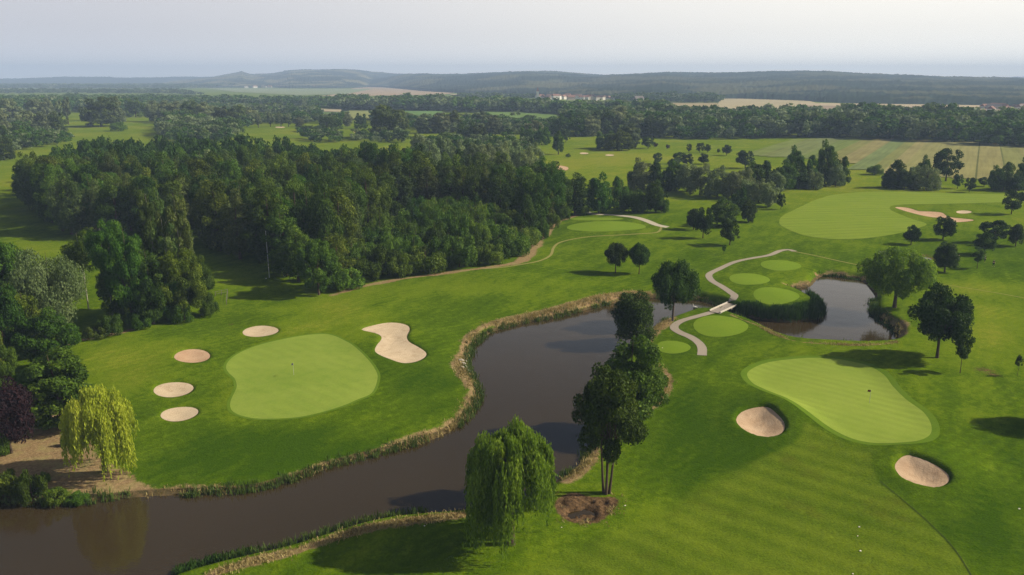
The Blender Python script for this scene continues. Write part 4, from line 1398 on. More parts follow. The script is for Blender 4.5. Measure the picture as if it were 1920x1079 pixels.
for i, p in enumerate(wlist[:NIND]):
    h = float(hmap(p)) * (.86 + .28 * rng.random())
    x, y = p
    px = 960 + FPX * x / depth(x, y, h)
    py = 539.5 + FPX * ((CAM_H - h) * CP - y * SP) / depth(x, y, h)
    if px < 330:
        lab, grp = 'dark green tree in the left part of the big wood', 'trees in the left part of the wood'
    elif px < 640:
        lab, grp = 'dark green tree in the middle part of the big wood', 'trees in the middle part of the wood'
    else:
        lab, grp = 'dark green tree in the right part of the big wood', 'trees in the right part of the wood'
    row = 'along the front edge' if -sdf(p[None], wood, 60)[0] < 9 else ('in the near half' if i < 110 else 'in the far half')
    lab = lab.replace('the big wood', 'the big wood, ' + row)
    grp = grp + ' ' + row
    plant_w('wood', np.array([x, y, float(height(p)[0])]), h, 8.6 * (.85 + .4 * rng.random()), lab, grp)
# light willows inside the wood
for px, py, h, wm in ((375, 283, 17, 15), (345, 296, 15.5, 13), (300, 292, 15, 13), (362, 300, 15, 10)):
    P = flat(px, py, h)
    plant_w('parksilver', np.array([P[0], P[1], 0]), h, wm, 'light willow rising out of the dark wood', 'light willows in the wood', 'willow tree')
for px, py in ((786, 250), (806, 262), (832, 258), (858, 266), (885, 268), (912, 270), (940, 266), (962, 262), (985, 276), (1000, 268)):
    P = flat(px, py, 15)
    plant_w('parksilver', np.array([P[0], P[1], 0]), 15, 11, 'silvery tree in the pale row behind the right part of the wood', 'pale trees behind the wood')
# bushes before the wood
lo, hi = bushy.min(0), bushy.max(0)
cand = lo + rs.rand(3000, 2) * (hi - lo)
cand = cand[sdf(cand, bushy, 20) < -1.8]
bl = []
for p in cand:
    if all((p[0] - q[0]) ** 2 + (p[1] - q[1]) ** 2 > 5.2 ** 2 for q in bl):
        bl.append(p)
for p in bl[:75]:
    q_ = 'left' if p[0] < -28 else ('middle' if p[0] < -10 else 'right')
    e_ = 'beside the dry strip' if -sdf(p[None], bushy, 20)[0] < 6 else 'against the tall trees'
    lb_ = ('rounded green bush at the %s of the thicket, %s' % (q_, e_), 'bushes at the %s of the thicket %s' % (q_, e_))
    h = 5.0 + 3.5 * rng.random() + max(0, -sdf(p[None], bushy, 20)[0] - 6) * .25
    plant_w('bush', np.array([p[0], p[1], float(height(p)[0])]), h, 7.5 + 3 * rng.random(), lb_[0], lb_[1])

# --- far woodland: one mass
def far_template(seed, nb, nl, leaf, shape):
    V, Fq, T, C = make_crown(seed, 1.0, .42, .06, shape, nb, nl, leaf, br=(.24, .42))
    return V, Fq, T


def woodland(name, areas, label_mats, seed):
    rs = np.random.RandomState(seed)
    big = [far_template(100 + k, 10, 460, .10, ('round', 'egg', 'wide', 'bush')[k % 4]) for k in range(6)]
    small = [far_template(120 + k, 10, 170, .17, ('round', 'oval')[k % 2]) for k in range(5)]
    Vs = []; Fs = []; Ts = []; Ms = []; o = 0; cnt = 0
    for poly_px, gap, hmin, hmax, wf, mix_, lod in areas:
        poly = poly_px if isinstance(poly_px, np.ndarray) else flat(*np.array(poly_px, float).T)
        lo, hi = poly.min(0), poly.max(0)
        nx = int((hi[0] - lo[0]) / gap) + 1; ny = int((hi[1] - lo[1]) / gap) + 1
        if nx * ny > 60000: print('too many', nx, ny)
        g = np.stack(np.meshgrid(np.arange(nx), np.arange(ny)), -1).reshape(-1, 2) * gap + lo
        g = g + (rs.rand(len(g), 2) - .5) * gap * .9
        g = g[inside(g, poly)]
        for p in g:
            h = hmin + (hmax - hmin) * rs.rand() * (.6 + .8 * float(vnoise(p[0] / 60, p[1] / 60, 4)))
            V, Fq, T = (big if lod else small)[rs.randint(6 if lod else 5)]
            a = rs.rand() * 6.283
            wd = h * wf * (.8 + .4 * rs.rand())
            ca, sa = math.cos(a) * wd, math.sin(a) * wd
            W = np.empty_like(V)
            W[:, 0] = V[:, 0] * ca - V[:, 1] * sa + p[0]
            W[:, 1] = V[:, 0] * sa + V[:, 1] * ca + p[1]
            W[:, 2] = V[:, 2] * h - .3
            Vs.append(W); Fs.append(Fq + o); o += len(V)
            base = rs.rand() * .45
            Ts.append(np.clip(T * .6 + base, 0, 1))
            Ms.append(np.full(len(Fq), rs.choice(4, p=mix_)))
            cnt += 1
    me = mesh_np(name, np.concatenate(Vs), np.concatenate(Fs), [M['f_wood'], M['f_grey'], M['f_olive'], M['f_mid']], tint=np.concatenate(Ts), matidx=np.concatenate(Ms))
    ob = link(name, me)
    print(name, cnt, len(me.polygons))
    return ob


rest = wlist[NIND:]
WM = [.32, .34, .14, .20]
GM = [.18, .42, .25, .15]
DM = [.50, .22, .10, .18]
areas_mid = [
    # belt on the right behind the fields
    ([(1060, 252), (1200, 256), (1300, 262), (1400, 262), (1500, 259), (1620, 261), (1740, 266), (1850, 273), (2010, 284), (2100, 290), (2100, 262), (1900, 248), (1700, 240), (1500, 236), (1300, 236), (1100, 232)], 12.5, 14, 25, 1.25, WM, 1),
    ([(1060, 232), (1300, 236), (1500, 236), (1700, 240), (1900, 248), (2100, 262), (2100, 252), (1900, 241), (1700, 235), (1500, 230), (1300, 230), (1060, 227)], 14, 15, 25, 1.2, GM, 0),
    # belt centre
    ([(640, 208), (760, 208), (850, 211), (960, 213), (1060, 218), (1250, 222), (1250, 217), (1000, 208), (850, 203), (640, 199)], 12, 14, 26, 1.2, WM, 0),
    ([(690, 232), (780, 246), (860, 252), (960, 252), (1060, 254), (1060, 240), (960, 234), (860, 232), (780, 232), (700, 224)], 11, 9, 15, 1.15, GM, 1),
    # left belts
    ([(305, 266), (440, 268), (450, 246), (400, 238), (305, 236)], 10, 10, 17, 1.15, GM, 1),
    ([(-120, 300), (30, 286), (110, 276), (130, 262), (60, 252), (-120, 252)], 12, 10, 16, 1.2, GM, 1),
    ([(640, 262), (690, 268), (760, 268), (760, 262), (690, 258)], 11, 8, 13, 1.2, WM, 1),
    ([(-200, 245), (-60, 250), (-40, 300), (-200, 330)], 12, 14, 22, 1.2, WM, 1),
    ([(-200, 215), (60, 213), (140, 210), (235, 214), (235, 196), (0, 196), (-200, 196)], 12, 15, 24, 1.1, DM, 0),
    ([(235, 214), (330, 214), (430, 216), (500, 214), (600, 222), (600, 214), (500, 206), (430, 205), (330, 200), (235, 198)], 12, 9, 16, 1.2, GM, 0),
    ([(-200, 198), (235, 199), (330, 201), (430, 200), (520, 199), (560, 202), (640, 205), (700, 203), (640, 197), (520, 194), (330, 191), (0, 190), (-200, 190)], 17, 14, 21, 1.25, DM, 0),
        ([(440, 242), (480, 234), (600, 232), (640, 232), (640, 226), (560, 224), (470, 226)], 11, 8, 14, 1.2, GM, 1),
    ([(560, 258), (640, 262), (640, 268), (560, 266)], 10, 9, 13, 1.1, WM, 1),
    ([(760, 284), (830, 292), (900, 296), (960, 292), (1000, 286), (960, 276), (900, 276), (800, 274)], 8, 8, 14, 1.2, GM, 1),
]
wl_ob = woodland('woodland', areas_mid, None, 3)
tag(wl_ob, 'belts of woodland across the middle distance', 'woodland', None, 'stuff')
# back part of the big wood
rest_pts = rest


def wood_rest():
    rs = np.random.RandomState(8)
    big = [far_template(140 + k, 20, 1000, .08, ('round', 'egg', 'bush')[k % 3]) for k in range(6)]
    Vs = []; Fs = []; Ts = []; o = 0
    for p in rest_pts:
        h = float(hmap(p)) * (.86 + .28 * rs.rand())
        V, Fq, T = big[rs.randint(6)]
        a = rs.rand() * 6.283; wd = 9.5 / .84 * (.85 + .4 * rs.rand())
        W = np.empty_like(V)
        W[:, 0] = (V[:, 0] * math.cos(a) - V[:, 1] * math.sin(a)) * wd + p[0]
        W[:, 1] = (V[:, 0] * math.sin(a) + V[:, 1] * math.cos(a)) * wd + p[1]
        W[:, 2] = V[:, 2] * h
        Vs.append(W); Fs.append(Fq + o); o += len(V)
        Ts.append(np.clip(T * .6 + rs.rand() * .4, 0, 1))
    me = mesh_np('forest', np.concatenate(Vs), np.concatenate(Fs), M['f_wood'], tint=np.concatenate(Ts))
    tag(link('forest', me), 'far side of the big dark wood left of centre', 'forest', None, 'stuff')
    print('rest', len(rest_pts), len(me.polygons))


wood_rest()
print('individual trees', ntree)
areas_far = [
    ([(-200, 178), (100, 176), (300, 177), (380, 180), (330, 172), (0, 173), (-200, 173)], 34, 12, 20, 1.6, DM, 0),
    ([(-200, 167), (200, 167), (330, 167), (500, 163), (330, 162), (0, 162), (-200, 162)], 60, 16, 30, 2.4, DM, 0),
    ([(1160, 194), (1350, 195), (1352, 188), (1160, 188)], 22, 14, 24, 1.5, DM, 0),
    ([(860, 186), (1000, 187), (1000, 184), (860, 183)], 24, 12, 20, 1.5, DM, 0),
    ([(500, 163.5), (700, 163.5), (700, 161), (500, 161)], 60, 14, 24, 2.2, DM, 0),
]
wf_ob = woodland('distant_woodland', areas_far, None, 4)
tag(wf_ob, 'hazy distant woods in front of the hills', 'woodland', None, 'stuff')


# ------------------------------------------------------------------ bank grass and reeds
def tufts(name, pts, hmin, hmax, mat, seed, nb=6, spread=.22, wid=.07, lean=.35):
    rs = np.random.RandomState(seed)
    n = len(pts)
    z = height(pts)
    B = np.repeat(np.column_stack([pts, z]), nb, 0)
    m = len(B)
    B[:, :2] += rs.normal(size=(m, 2)) * spread
    h = (hmin + (hmax - hmin) * rs.rand(m)) * (1 + .35 * (vnoise(B[:, 0] * .8, B[:, 1] * .8, 2) - .5))
    a = rs.rand(m) * 6.283
    u = np.stack([np.cos(a), np.sin(a), np.zeros(m)], 1) * (wid * (.6 + .8 * rs.rand(m)))[:, None]
    tip = B + np.stack([rs.normal(size=m) * lean * h, rs.normal(size=m) * lean * h, h], 1)
    mid = B * .45 + tip * .55 + np.array([0, 0, 1]) * (h * .12)[:, None]
    V = np.stack([B - u - [0, 0, .1], B + u - [0, 0, .1], mid + u * .8, tip, mid - u * .8], 1).reshape(-1, 3)
    k = np.arange(m)[:, None] * 5
    Fq = np.concatenate([k + np.array([[0, 1, 2, 4]])], 0)
    F3 = np.concatenate([k + np.array([[4, 2, 3, 3]])], 0)
    # second piece as degenerate-free quad: split tip
    V2 = np.stack([mid - u * .8, mid + u * .8, tip + u * .12, tip - u * .12], 1).reshape(-1, 3)
    F2 = np.arange(4 * m).reshape(m, 4) + len(V)
    Vt = np.concatenate([V, V2]); Ft = np.concatenate([Fq, F2])
    t0 = np.clip(.5 * vnoise(B[:, 0] * .5, B[:, 1] * .5, 6) + .55 * rs.rand(m), 0, 1)
    me = mesh_np(name, Vt, Ft, mat, tint=np.r_[t0, t0])
    o = link(name, me)
    return o


def line_pts(line, spacing, jit, seed, keep=None, off=0.0):
    rs = np.random.RandomState(seed)
    out = []
    for a, b in zip(line[:-1], line[1:]):
        L = np.linalg.norm(b - a)
        n = rs.poisson(L / spacing)
        if n:
            t = rs.rand(n)[:, None]
            d = (b - a) / (L + 1e-9)
            nn = np.array([-d[1], d[0]])
            out.append(a + (b - a) * t + nn * (off + rs.normal(size=n)[:, None] * jit))
    return np.concatenate(out)


pts = []
for i, (ln, wd) in enumerate(fr[:9]):
    pts.append(line_pts(ln, .055 if i < 2 else .09, wd * .42, i))
sp_ = np.concatenate(pts)
s_ = sdf(sp_, river, 10)
sp_ = sp_[(s_ > .25) & (vnoise(sp_[:, 0] / 5, sp_[:, 1] / 5, 8) < .35 + .5 * np.random.RandomState(3).rand(len(sp_)))]
tag(tufts('bank_grass', sp_, .12, .38, M['straw'], 1, 7, .32, .045, .55), 'dry straw coloured grass fringing the river banks', 'dry grass', None, 'stuff')
# green reeds along the waterline, in runs
riv = np.concatenate([river, river[:1]])
rp = line_pts(riv, .10, .55, 40)
s_ = sdf(rp, river, 10)
run = vnoise(rp[:, 0] / 7, rp[:, 1] / 7, 12) + .5 * vnoise(rp[:, 0] / 2.2, rp[:, 1] / 2.2, 3)
pw = np.array([at(1450, 600)[:2]])
pen = flat(*np.array([(1372, 584), (1400, 590), (1430, 597), (1470, 601), (1497, 600), (1525, 595), (1536, 588), (1534, 574), (1520, 562)], float).T, z=WZ)
dpen = pdist(rp, pen, 20)
Yc = rp[:, 1]
keep = (s_ > -.5) & (s_ < 1.4) & (run > .72 + .18 * (rp[:, 0] > 40)) & (dpen > 2.5) & (Yc > 60) & (Yc < 240)
rpx = rp[keep]
nearlow = rpx[:, 1] < 90
tag(tufts('reeds', rpx, .35, .95, M['reed'], 2, 6, .20, .05, .22), 'green reeds and sedge growing along the waterline', 'reeds', None, 'stuff')
pp_ = line_pts(catmull(pen, False, 5), .028, .55, 41)
s_ = sdf(pp_, river, 10)
pp_ = pp_[(s_ > -.7) & (s_ < 2.4)]
tag(tufts('tall_reeds', pp_, 1.0, 1.8, M['reed_dark'], 3, 7, .30, .07, .14), 'dark tall reeds wrapping the tee peninsula', 'reeds', None, 'stuff')
ln2 = flat(*np.array([(330, 1075), (400, 1052), (480, 1034)], float).T, z=WZ)
p2 = line_pts(catmull(ln2, False, 4), .03, .5, 42)
mudp = line_pts(np.concatenate([mud, mud[:1]]), .10, .4, 43)
mudp = mudp[(vnoise(mudp[:, 0] / 1.3, mudp[:, 1] / 1.3, 5) > .5)]
tag(tufts('dead_grass', mudp, .08, .3, M['straw'], 5, 6, .2, .04, .7), 'dead straw around the muddy puddle', 'dry grass', None, 'stuff')

# dark reflecting bank of right pond inner shore handled by reeds
ps = flat(*np.array([(1637, 560), (1636, 575), (1637, 590), (1650, 603), (1672, 617), (1681, 632)], float).T, z=WZ)
p3 = line_pts(catmull(ps, False, 5), .05, .5, 44)
p4 = line_pts(catmull(flat(*np.array([(1540, 519), (1556, 518), (1580, 521), (1613, 526)], float).T, z=WZ), False, 5), .05, .4, 45)
tag(tufts('shore_reeds', np.concatenate([p3[::3], p4[::2], p2]), .25, .7, M['reed_dark'], 6, 6, .25, .06, .2), 'dark reeds on the pond shore and near bank', 'reeds', None, 'stuff')

# ------------------------------------------------------------------ bridge
bv = brB - brA
L = float(np.linalg.norm(bv[:2])); ang = math.atan2(bv[1], bv[0])
zb = max(brA[2], brB[2], -.1) + .14
e = bpy.data.objects.new('footbridge', None); COL.objects.link(e)
mid = (brA + brB) / 2
e.location = (mid[0], mid[1], zb); e.rotation_euler = (0, 0, ang)
tag(e, 'short plank bridge with pale side rails carrying the path between river and pond', 'bridge')
pl = []
npk = int(L / .28)
for k in range(npk):
    pl.append(boxq(((k + .5) / npk * (L + .8) - (L + .8) / 2, 0, -.02), ((L + .8) / npk - .02, 2.2, .08)))
v, f = join(pl); link('deck', mesh_np('deck', v, f, M['wood']), parent=e)
v, f = join([boxq((0, y, -.22), (L + .8, .16, .28)) for y in (-.8, 0, .8)]); link('beam', mesh_np('beam', v, f, M['bark']), parent=e)
for y in (-1.17, 1.17):
    v, f = join([boxq((0, y, .12), (L + .2, .10, .26)), boxq((0, y, .30), (L + .3, .17, .05))] + [boxq((x, y, -.1), (.12, .12, .5)) for x in np.linspace(-L / 2, L / 2, 4)])
    link('side_rail', mesh_np('side_rail', v, f, M['rail']), parent=e)

# ------------------------------------------------------------------ flags
def flag(px, py, lab, col, rz):
    P = at(px, py)
    e = bpy.data.objects.new('golf_flag', None); COL.objects.link(e)
    e.location = P; e.rotation_euler = (0, 0, rz)
    tag(e, lab, 'flag', 'flags on the greens')
    v, f = tube([(0, 0, 0), (0, 0, 1.1), (0, 0, 2.15)], [.022, .02, .016], 8)
    link('pole', mesh_np('pole', v, f, M['pole']), parent=e)
    V = []; Q = []
    for i in range(8):
        for j in range(2):
            for k in range(5):
                x = .02 + i / 7 * .40
                V.append((x, .05 * math.sin(i * 1.1) * i / 7 + (.006 if j else -.006), 2.1 - k * .075 - .05 * i / 7))
    for i in range(7):
        for k in range(4):
            a = i * 10 + k; Q.append((a, a + 1, a + 11, a + 10)); b2 = a + 5; Q.append((b2 + 1, b2, b2 + 10, b2 + 11))
    link('cloth', mesh_np('cloth', V, Q, plain('flag_cloth', col, .8, .1)), parent=e)
    v, f = tube([(0, 0, .006), (0, 0, .012)], [.055, .055], 12)
    link('hole_rim', mesh_np('hole_rim', v, f, M['white']), parent=e)


flag(551, 704, 'dark flag on its pin in the middle of the left green', (.03, .035, .06), -2.0)
flag(1630, 757, 'dark red flag on its pin near the right green edge', (.12, .02, .03), 2.6)


# ------------------------------------------------------------------ people
def person(px, py, rz, lab, shirt, trous, pose='walk'):
    P = at(px, py)
    e = bpy.data.objects.new('person', None); COL.objects.link(e)
    e.location = P; e.rotation_euler = (0, 0, rz)
    tag(e, lab, 'person')
    st = .32 if pose == 'walk' else .08
    J = {'pel': (0, 0, .95, .135), 'ab': (0, .01, 1.12, .125), 'ch': (0, .02, 1.32, .15), 'nk': (0, .03, 1.49, .06), 'hd': (0, .05, 1.60, .095), 'hd2': (0, .05, 1.70, .085),
         'sl': (-.19, .02, 1.41, .062), 'el': (-.25, -st * .5 - .02, 1.13, .047), 'wl': (-.24, -st * .3 + .08, .90, .035), 'hl': (-.235, -st * .2 + .13, .82, .038),
         'sr': (.19, .02, 1.41, .062), 'er': (.25, st * .5, 1.14, .047), 'wr': (.23, st * .9 + .08, .95, .035), 'hr': (.225, st + .12, .88, .038),
         'tl': (-.09, 0, .90, .095), 'kl': (-.10, st * .62, .50, .062), 'al': (-.10, st * .75, .09, .042), 'fl': (-.11, st * .75 + .17, .04, .038),
         'tr': (.09, 0, .90, .095), 'kr': (.10, -st * .25, .50, .062), 'ar': (.10, -st * 1.05, .13, .042), 'frt': (.11, -st * 1.05 + .15, .04, .036)}
    names = list(J)
    E = [('pel', 'ab'), ('ab', 'ch'), ('ch', 'nk'), ('nk', 'hd'), ('hd', 'hd2'), ('ch', 'sl'), ('sl', 'el'), ('el', 'wl'), ('wl', 'hl'), ('ch', 'sr'), ('sr', 'er'), ('er', 'wr'), ('wr', 'hr'),
         ('pel', 'tl'), ('tl', 'kl'), ('kl', 'al'), ('al', 'fl'), ('pel', 'tr'), ('tr', 'kr'), ('kr', 'ar'), ('ar', 'frt')]

    def skin(nm, sub, edges, grow, mat):
        me = bpy.data.meshes.new(nm)
        ids = {n_: i for i, n_ in enumerate(sub)}
        me.from_pydata([J[n_][:3] for n_ in sub], [(ids[a], ids[b]) for a, b in edges], [])
        me.materials.append(mat)
        o = link(nm, me, parent=e)
        mo = o.modifiers.new('skin', 'SKIN')
        for i, n_ in enumerate(sub):
            r = J[n_][3] * grow
            me.skin_vertices[0].data[i].radius = (r * (1.25 if n_ in ('ch', 'ab', 'pel') else 1), r)
        me.skin_vertices[0].data[0].use_root = True
        s = o.modifiers.new('sub', 'SUBSURF'); s.levels = 2; s.render_levels = 2
        return o
    skin('body', names, E, 1.0, SKIN)
    skin('shirt', ['ch', 'ab', 'sl', 'el', 'sr', 'er', 'nk'], [('ab', 'ch'), ('ch', 'sl'), ('sl', 'el'), ('ch', 'sr'), ('sr', 'er'), ('ch', 'nk')], 1.22, plain('shirt_cloth', shirt, .9, .1))
    skin('trousers', ['pel', 'tl', 'kl', 'al', 'tr', 'kr', 'ar'], [('pel', 'tl'), ('tl', 'kl'), ('kl', 'al'), ('pel', 'tr'), ('tr', 'kr'), ('kr', 'ar')], 1.2, plain('trouser_cloth', trous, .9, .1))
    V, Fq = [], []
    # cap / hair
    for i in range(6):
        for k in range(12):
            t = i / 5 * math.pi * .5; a = k / 12 * 2 * math.pi
            V.append((.112 * math.cos(t) * math.cos(a), .055 + .125 * math.cos(t) * math.sin(a), 1.68 + .115 * math.sin(t)))
    for i in range(5):
        for k in range(12):
            Fq.append((i * 12 + k, i * 12 + (k + 1) % 12, (i + 1) * 12 + (k + 1) % 12, (i + 1) * 12 + k))
    link('hair', mesh_np('hair', V, Fq, HAIR, smooth=True), parent=e)
    return e


SKIN = plain('skin', (.45, .28, .20), .6, .05)
HAIR = plain('hair', (.04, .03, .02), .9, .1)
person(1862, 500, -1.9, 'person in dark clothes walking across the bright right fairway', (.02, .02, .03), (.02, .02, .025))
person(1846, 492, -1.5, 'person in dark clothes standing right of the small light green tree', (.03, .03, .035), (.02, .02, .02), 'stand')
person(1797, 490, 1.2, 'person in a white top in tree shade left of the small light green tree', (.75, .75, .75), (.02, .02, .03), 'stand')

# ------------------------------------------------------------------ net poles, rail, stones, swan
P1, P2 = at(505, 521), at(532, 518)
e = bpy.data.objects.new('ball_net', None); COL.objects.link(e); e.location = P1
tag(e, 'tall grey netting between two slender poles in front of the dark wood', 'net')
for P, Hh in ((P1, 11.5), (P2, 10.8)):
    q = P - P1
    v, f = tube([q + (0, 0, -.2), q + (0, 0, Hh * .5), q + (0, 0, Hh)], [.10, .085, .07], 8)
    link('pole', mesh_np('net_pole', v, f, M['pole']), parent=e)
ns = []
q = P2 - P1
for k in range(1, 14):
    a = q * (k / 14)
    ns.append(tube([a + (0, 0, .1), a + (0, 0, 10.6)], [.008, .008], 3))
for k in range(30):
    ns.append(tube([np.array((0, 0, .3 + k * .36)), q + (0, 0, .3 + k * .35)], [.008, .008], 3))
v, f = join(ns)
link('netting', mesh_np('netting', v, f, M['old_wood']), parent=e)

e = bpy.data.objects.new('rail_fence', None); COL.objects.link(e)
A, B = at(404, 556), at(427, 551); e.location = A
tag(e, 'short grey rail fence at the right foot of the left tree group', 'fence')
q = B - A
q2 = at(425, 572) - A
ps_ = [(0, 0, 0), q * .5, q, (q + q2) / 2, q2]
for p in ps_:
    p = np.array(p)
    v, f = tube([p + (0, 0, -.2), p + (0, 0, 1.1)], [.06, .055], 6)
    link('post', mesh_np('post', v, f, M['old_wood']), parent=e)
for zz in (.5, 1.0):
    v, f = join([tube([np.array((0, 0, zz)), q + (0, 0, zz)], [.035, .035], 5), tube([q + (0, 0, zz), q2 + (0, 0, zz)], [.035, .035], 5)])
    link('rail', mesh_np('rail', v, f, M['old_wood']), parent=e)


def rockmesh(seed, r, flatn=.6):
    rs = np.random.RandomState(seed)
    n, m = 8, 12
    V = []
    for i in range(n + 1):
        for k in range(m):
            t = math.pi * i / n; a = 2 * math.pi * k / m
            d = np.array([math.sin(t) * math.cos(a), math.sin(t) * math.sin(a), math.cos(t)])
            s = r * (1 + .35 * (vnoise(d[0] * 1.7 + seed, d[1] * 1.7 + d[2], seed) - .5) + .2 * (vnoise(d[0] * 4 + seed, d[2] * 4, seed) - .5))
            V.append(d * s * np.array([1, .8, flatn]))
    Q = [(i * m + k, i * m + (k + 1) % m, (i + 1) * m + (k + 1) % m, (i + 1) * m + k) for i in range(n) for k in range(m)]
    return V, [q[::-1] for q in Q]


for i, (x, y, r) in enumerate(((864, 677, .5), (868, 684, .6), (873, 690, .5), (877, 697, .55), (866, 690, .4), (872, 679, .35), (881, 701, .35))):
    P = at(x, y)
    v, f = rockmesh(i, r)
    o = link('bank_rock', mesh_np('bank_rock', v, f, M['rock'], smooth=False), loc=P + (0, 0, .1))
    tag(o, 'grey boulder in the rock pile at the narrow west bend of the river', 'rock', 'boulders on the river bend')
o = link('bank_rock', mesh_np('bank_rock', *rockmesh(20, .55), M['rock']), loc=at(1222, 618) + (0, 0, .15))
tag(o, 'dark grey boulder by the river between the cone-shaped tree and path loop', 'rock')
for i, (x, y, r, lab) in enumerate(((1611, 989, .13, 'uppermost of the small white stones on the near fairway'), (1608, 1006, .09, 'tiny white stone just under the uppermost one on the near fairway'),
                                    (1613, 1034, .15, 'largest white stone low on the near fairway'), (1599, 1077, .10, 'white stone at the bottom frame edge'), (1911, 955, .16, 'white stone in dark rough at the right edge'),
                                    (1172, 949, .14, 'white stone on grass right of the muddy puddle'), (1053, 990, .09, 'tiny white stone left below the muddy puddle'), (796, 987, .10, 'tiny pale stone in shade near the lower bank'),
                                    (499, 523, .28, 'white marker stone at the foot of the net'), (1242, 653, .12, 'white tee marker on the small tee beside the path end'))):
    v, f = rockmesh(40 + i, r * .8, .5)
    tag(link('white_stone', mesh_np('white_stone', v, f, M['white']), loc=at(x, y) + (0, 0, .05)), lab, 'stone', 'white stones on the grass')
# swan on the river
def swan(px, py, lab, rz):
    P = flat(px, py, WZ)
    e = bpy.data.objects.new('swan', None); COL.objects.link(e)
    e.location = (P[0], P[1], WZ); e.rotation_euler = (0, 0, rz)
    tag(e, lab, 'swan')
    me = bpy.data.meshes.new('body')
    co = [(-.55, 0, .22), (-.3, 0, .16), (0, 0, .15), (.28, 0, .2), (.42, 0, .42), (.38, 0, .68), (.46, 0, .82), (.58, 0, .78)]
    me.from_pydata(co, [(i, i + 1) for i in range(7)], []); me.materials.append(M['white'])
    o = link('body', me, parent=e)
    o.modifiers.new('skin', 'SKIN')
    for i, r in enumerate((.05, .19, .24, .17, .06, .045, .06, .03)):
        me.skin_vertices[0].data[i].radius = (r, r)
    me.skin_vertices[0].data[2].use_root = True
    s = o.modifiers.new('s', 'SUBSURF'); s.levels = 2; s.render_levels = 2


swan(1303, 578, 'white swan on the water left of the bridge', 2.6)
P = flat(1556, 648, WZ)
v, f = tube([(0, 0, -.8), (0, 0, .3), (.01, 0, .75)], [.09, .085, .08], 8)
o = link('wooden_post', mesh_np('wooden_post', v, f, M['bark']), loc=(P[0], P[1], WZ)); tag(o, 'dark wooden post in the pond by its near shore', 'post')


# ------------------------------------------------------------------ far houses
WALLS = [plain('wall_render', c, .9, .05, .1) for c in ((.60, .57, .52), (.50, .42, .34), (.66, .65, .62))]
ROOFS = [plain('roof_tiles', c, .9, .15, .3) for c in ((.22, .12, .09), (.19, .12, .095), (.16, .14, .13))]


def house(px, py, wm, dm, hm, rz, wi, ri, lab, grp):
    P = at(px, py)
    e = bpy.data.objects.new('house', None); COL.objects.link(e)
    e.location = P; e.rotation_euler = (0, 0, rz)
    tag(e, lab, 'house', grp)
    v, f = boxq((0, 0, hm / 2 - .5), (wm, dm, hm + 1)); link('wall', mesh_np('wall', v, f, WALLS[wi]), parent=e)
    x, y, h = wm / 2 + .5, dm / 2 + .5, dm * .42
    V = [(-x, -y, hm + .02), (x, -y, hm + .02), (x, y, hm + .02), (-x, y, hm + .02), (-x, 0, hm + h), (x, 0, hm + h)]
    me = bpy.data.meshes.new('roof'); me.from_pydata(V, [], [(0, 1, 5, 4), (2, 3, 4, 5), (0, 4, 3), (1, 2, 5), (3, 2, 1, 0)]); me.materials.append(ROOFS[ri]); link('roof', me, parent=e)
    ws = []
    for s in (-1, 1):
        for k in range(max(2, int(wm / 3.5))):
            xx = (k + .5) / max(2, int(wm / 3.5)) * wm - wm / 2
            ws.append(boxq((xx, s * (dm / 2 + .03), hm * .55), (1.1, .08, 1.3)))
    for w_ in ws:
        link('window', mesh_np('window', w_[0], w_[1], ROOFS[2]), parent=e)


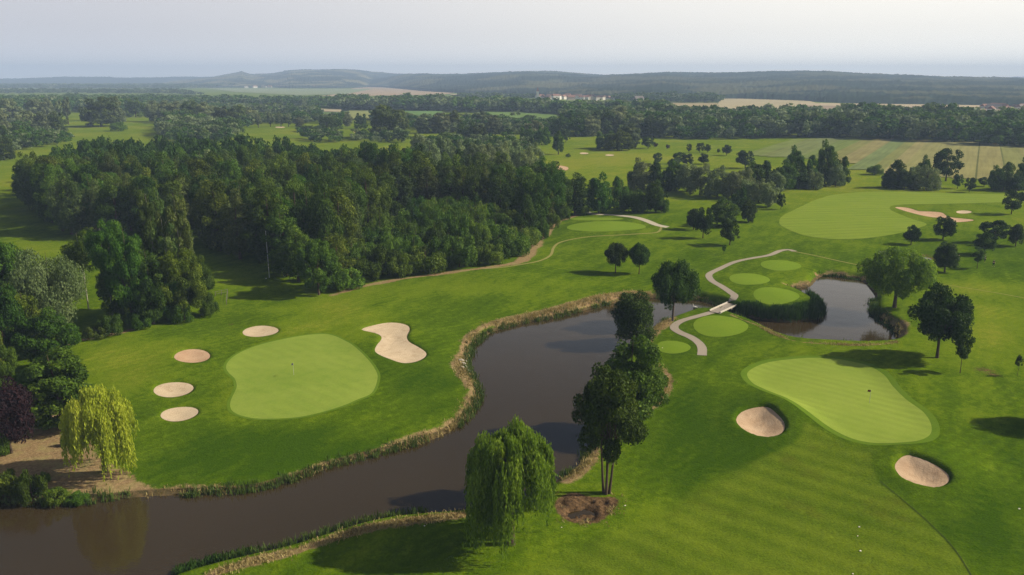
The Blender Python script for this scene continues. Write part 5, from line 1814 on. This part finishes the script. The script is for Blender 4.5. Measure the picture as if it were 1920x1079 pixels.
hr = random.Random(3)
for i in range(24):
    x = 1010 + i * 7.2 + hr.random() * 4
    house(x, 190 - hr.random() * 4.0 - (1 if i < 14 else -1), 12 + hr.random() * 7, 9 + hr.random() * 3, 6 + hr.random() * 3, hr.random() * 3.1, hr.choice((0, 2, 1)), hr.choice((0, 0, 1)), 'small red-roofed house of the far village before the right hills', 'houses of the far village')
for i, (x, y) in enumerate(((348, 163), (396, 164), (462, 165.5), (478, 165.5), (495, 165), (506, 165.2), (520, 164.8), (528, 165), (553, 165.4), (590, 165.6))):
    house(x, y, 20 + 8 * hr.random(), 13, 9, hr.random(), hr.choice((0, 2)), hr.choice((0, 2)), 'pale hazy house at the foot of the left hill', 'houses under the left hill')
for i in range(16):
    x = 1848 + i * 7.5 + hr.random() * 4
    house(x, 203 + hr.random() * 9, 12 + hr.random() * 9, 9, 5, hr.random() * 3, hr.choice((0, 2)), hr.choice((2, 0)), 'pale low building in the far settlement at the right edge', 'buildings of the right settlement')
for x, y in ((898, 172), (903, 172.3), (1197, 194.5), (1172, 190)):
    house(x, y, 18, 14, 9, .3, 2, 2, 'white farm building alone in the far plain', 'white farm buildings')
# church
P = at(1008, 187)
e = bpy.data.objects.new('church', None); COL.objects.link(e); e.location = P
tag(e, 'village church with a white tower and red pointed spire', 'church')
v, f = boxq((0, 0, 9), (6, 6, 20)); link('tower', mesh_np('tower', v, f, WALLS[2]), parent=e)
v, f = boxq((0, 14, 4.5), (11, 20, 10)); link('nave', mesh_np('nave', v, f, WALLS[2]), parent=e)
me = bpy.data.meshes.new('spire'); me.from_pydata([(-3.4, -3.4, 19.02), (3.4, -3.4, 19.02), (3.4, 3.4, 19.02), (-3.4, 3.4, 19.02), (0, 0, 30)], [], [(0, 1, 4), (1, 2, 4), (2, 3, 4), (3, 0, 4), (3, 2, 1, 0)]); me.materials.append(ROOFS[0]); link('spire', me, parent=e)
me = bpy.data.meshes.new('roof'); me.from_pydata([(-6, 4, 9.52), (6, 4, 9.52), (6, 24.6, 9.52), (-6, 24.6, 9.52), (0, 4, 15), (0, 24.6, 15)], [], [(0, 4, 5, 3), (1, 2, 5, 4), (0, 1, 4), (3, 5, 2), (3, 2, 1, 0)]); me.materials.append(ROOFS[0]); link('roof', me, parent=e)

# ------------------------------------------------------------------ haze
S = 15500
v, f = boxq((0, 4700, 100), (2 * 9600, 2 * 5000, 210))
hm = bpy.data.materials.new('haze_air'); hm.use_nodes = True
hn = hm.node_tree.nodes
for x in list(hn): hn.remove(x)
ho = hn.new('ShaderNodeOutputMaterial'); pv_ = hn.new('ShaderNodeVolumePrincipled')
pv_.inputs['Color'].default_value = (.50, .68, 1.0, 1)
pv_.inputs['Density'].default_value = 0.00017
pv_.inputs['Anisotropy'].default_value = 0.0
hm.node_tree.links.new(pv_.outputs[0], ho.inputs['Volume'])
hz = link('haze', mesh_np('haze', v, f, hm))
tag(hz, kind='stuff')
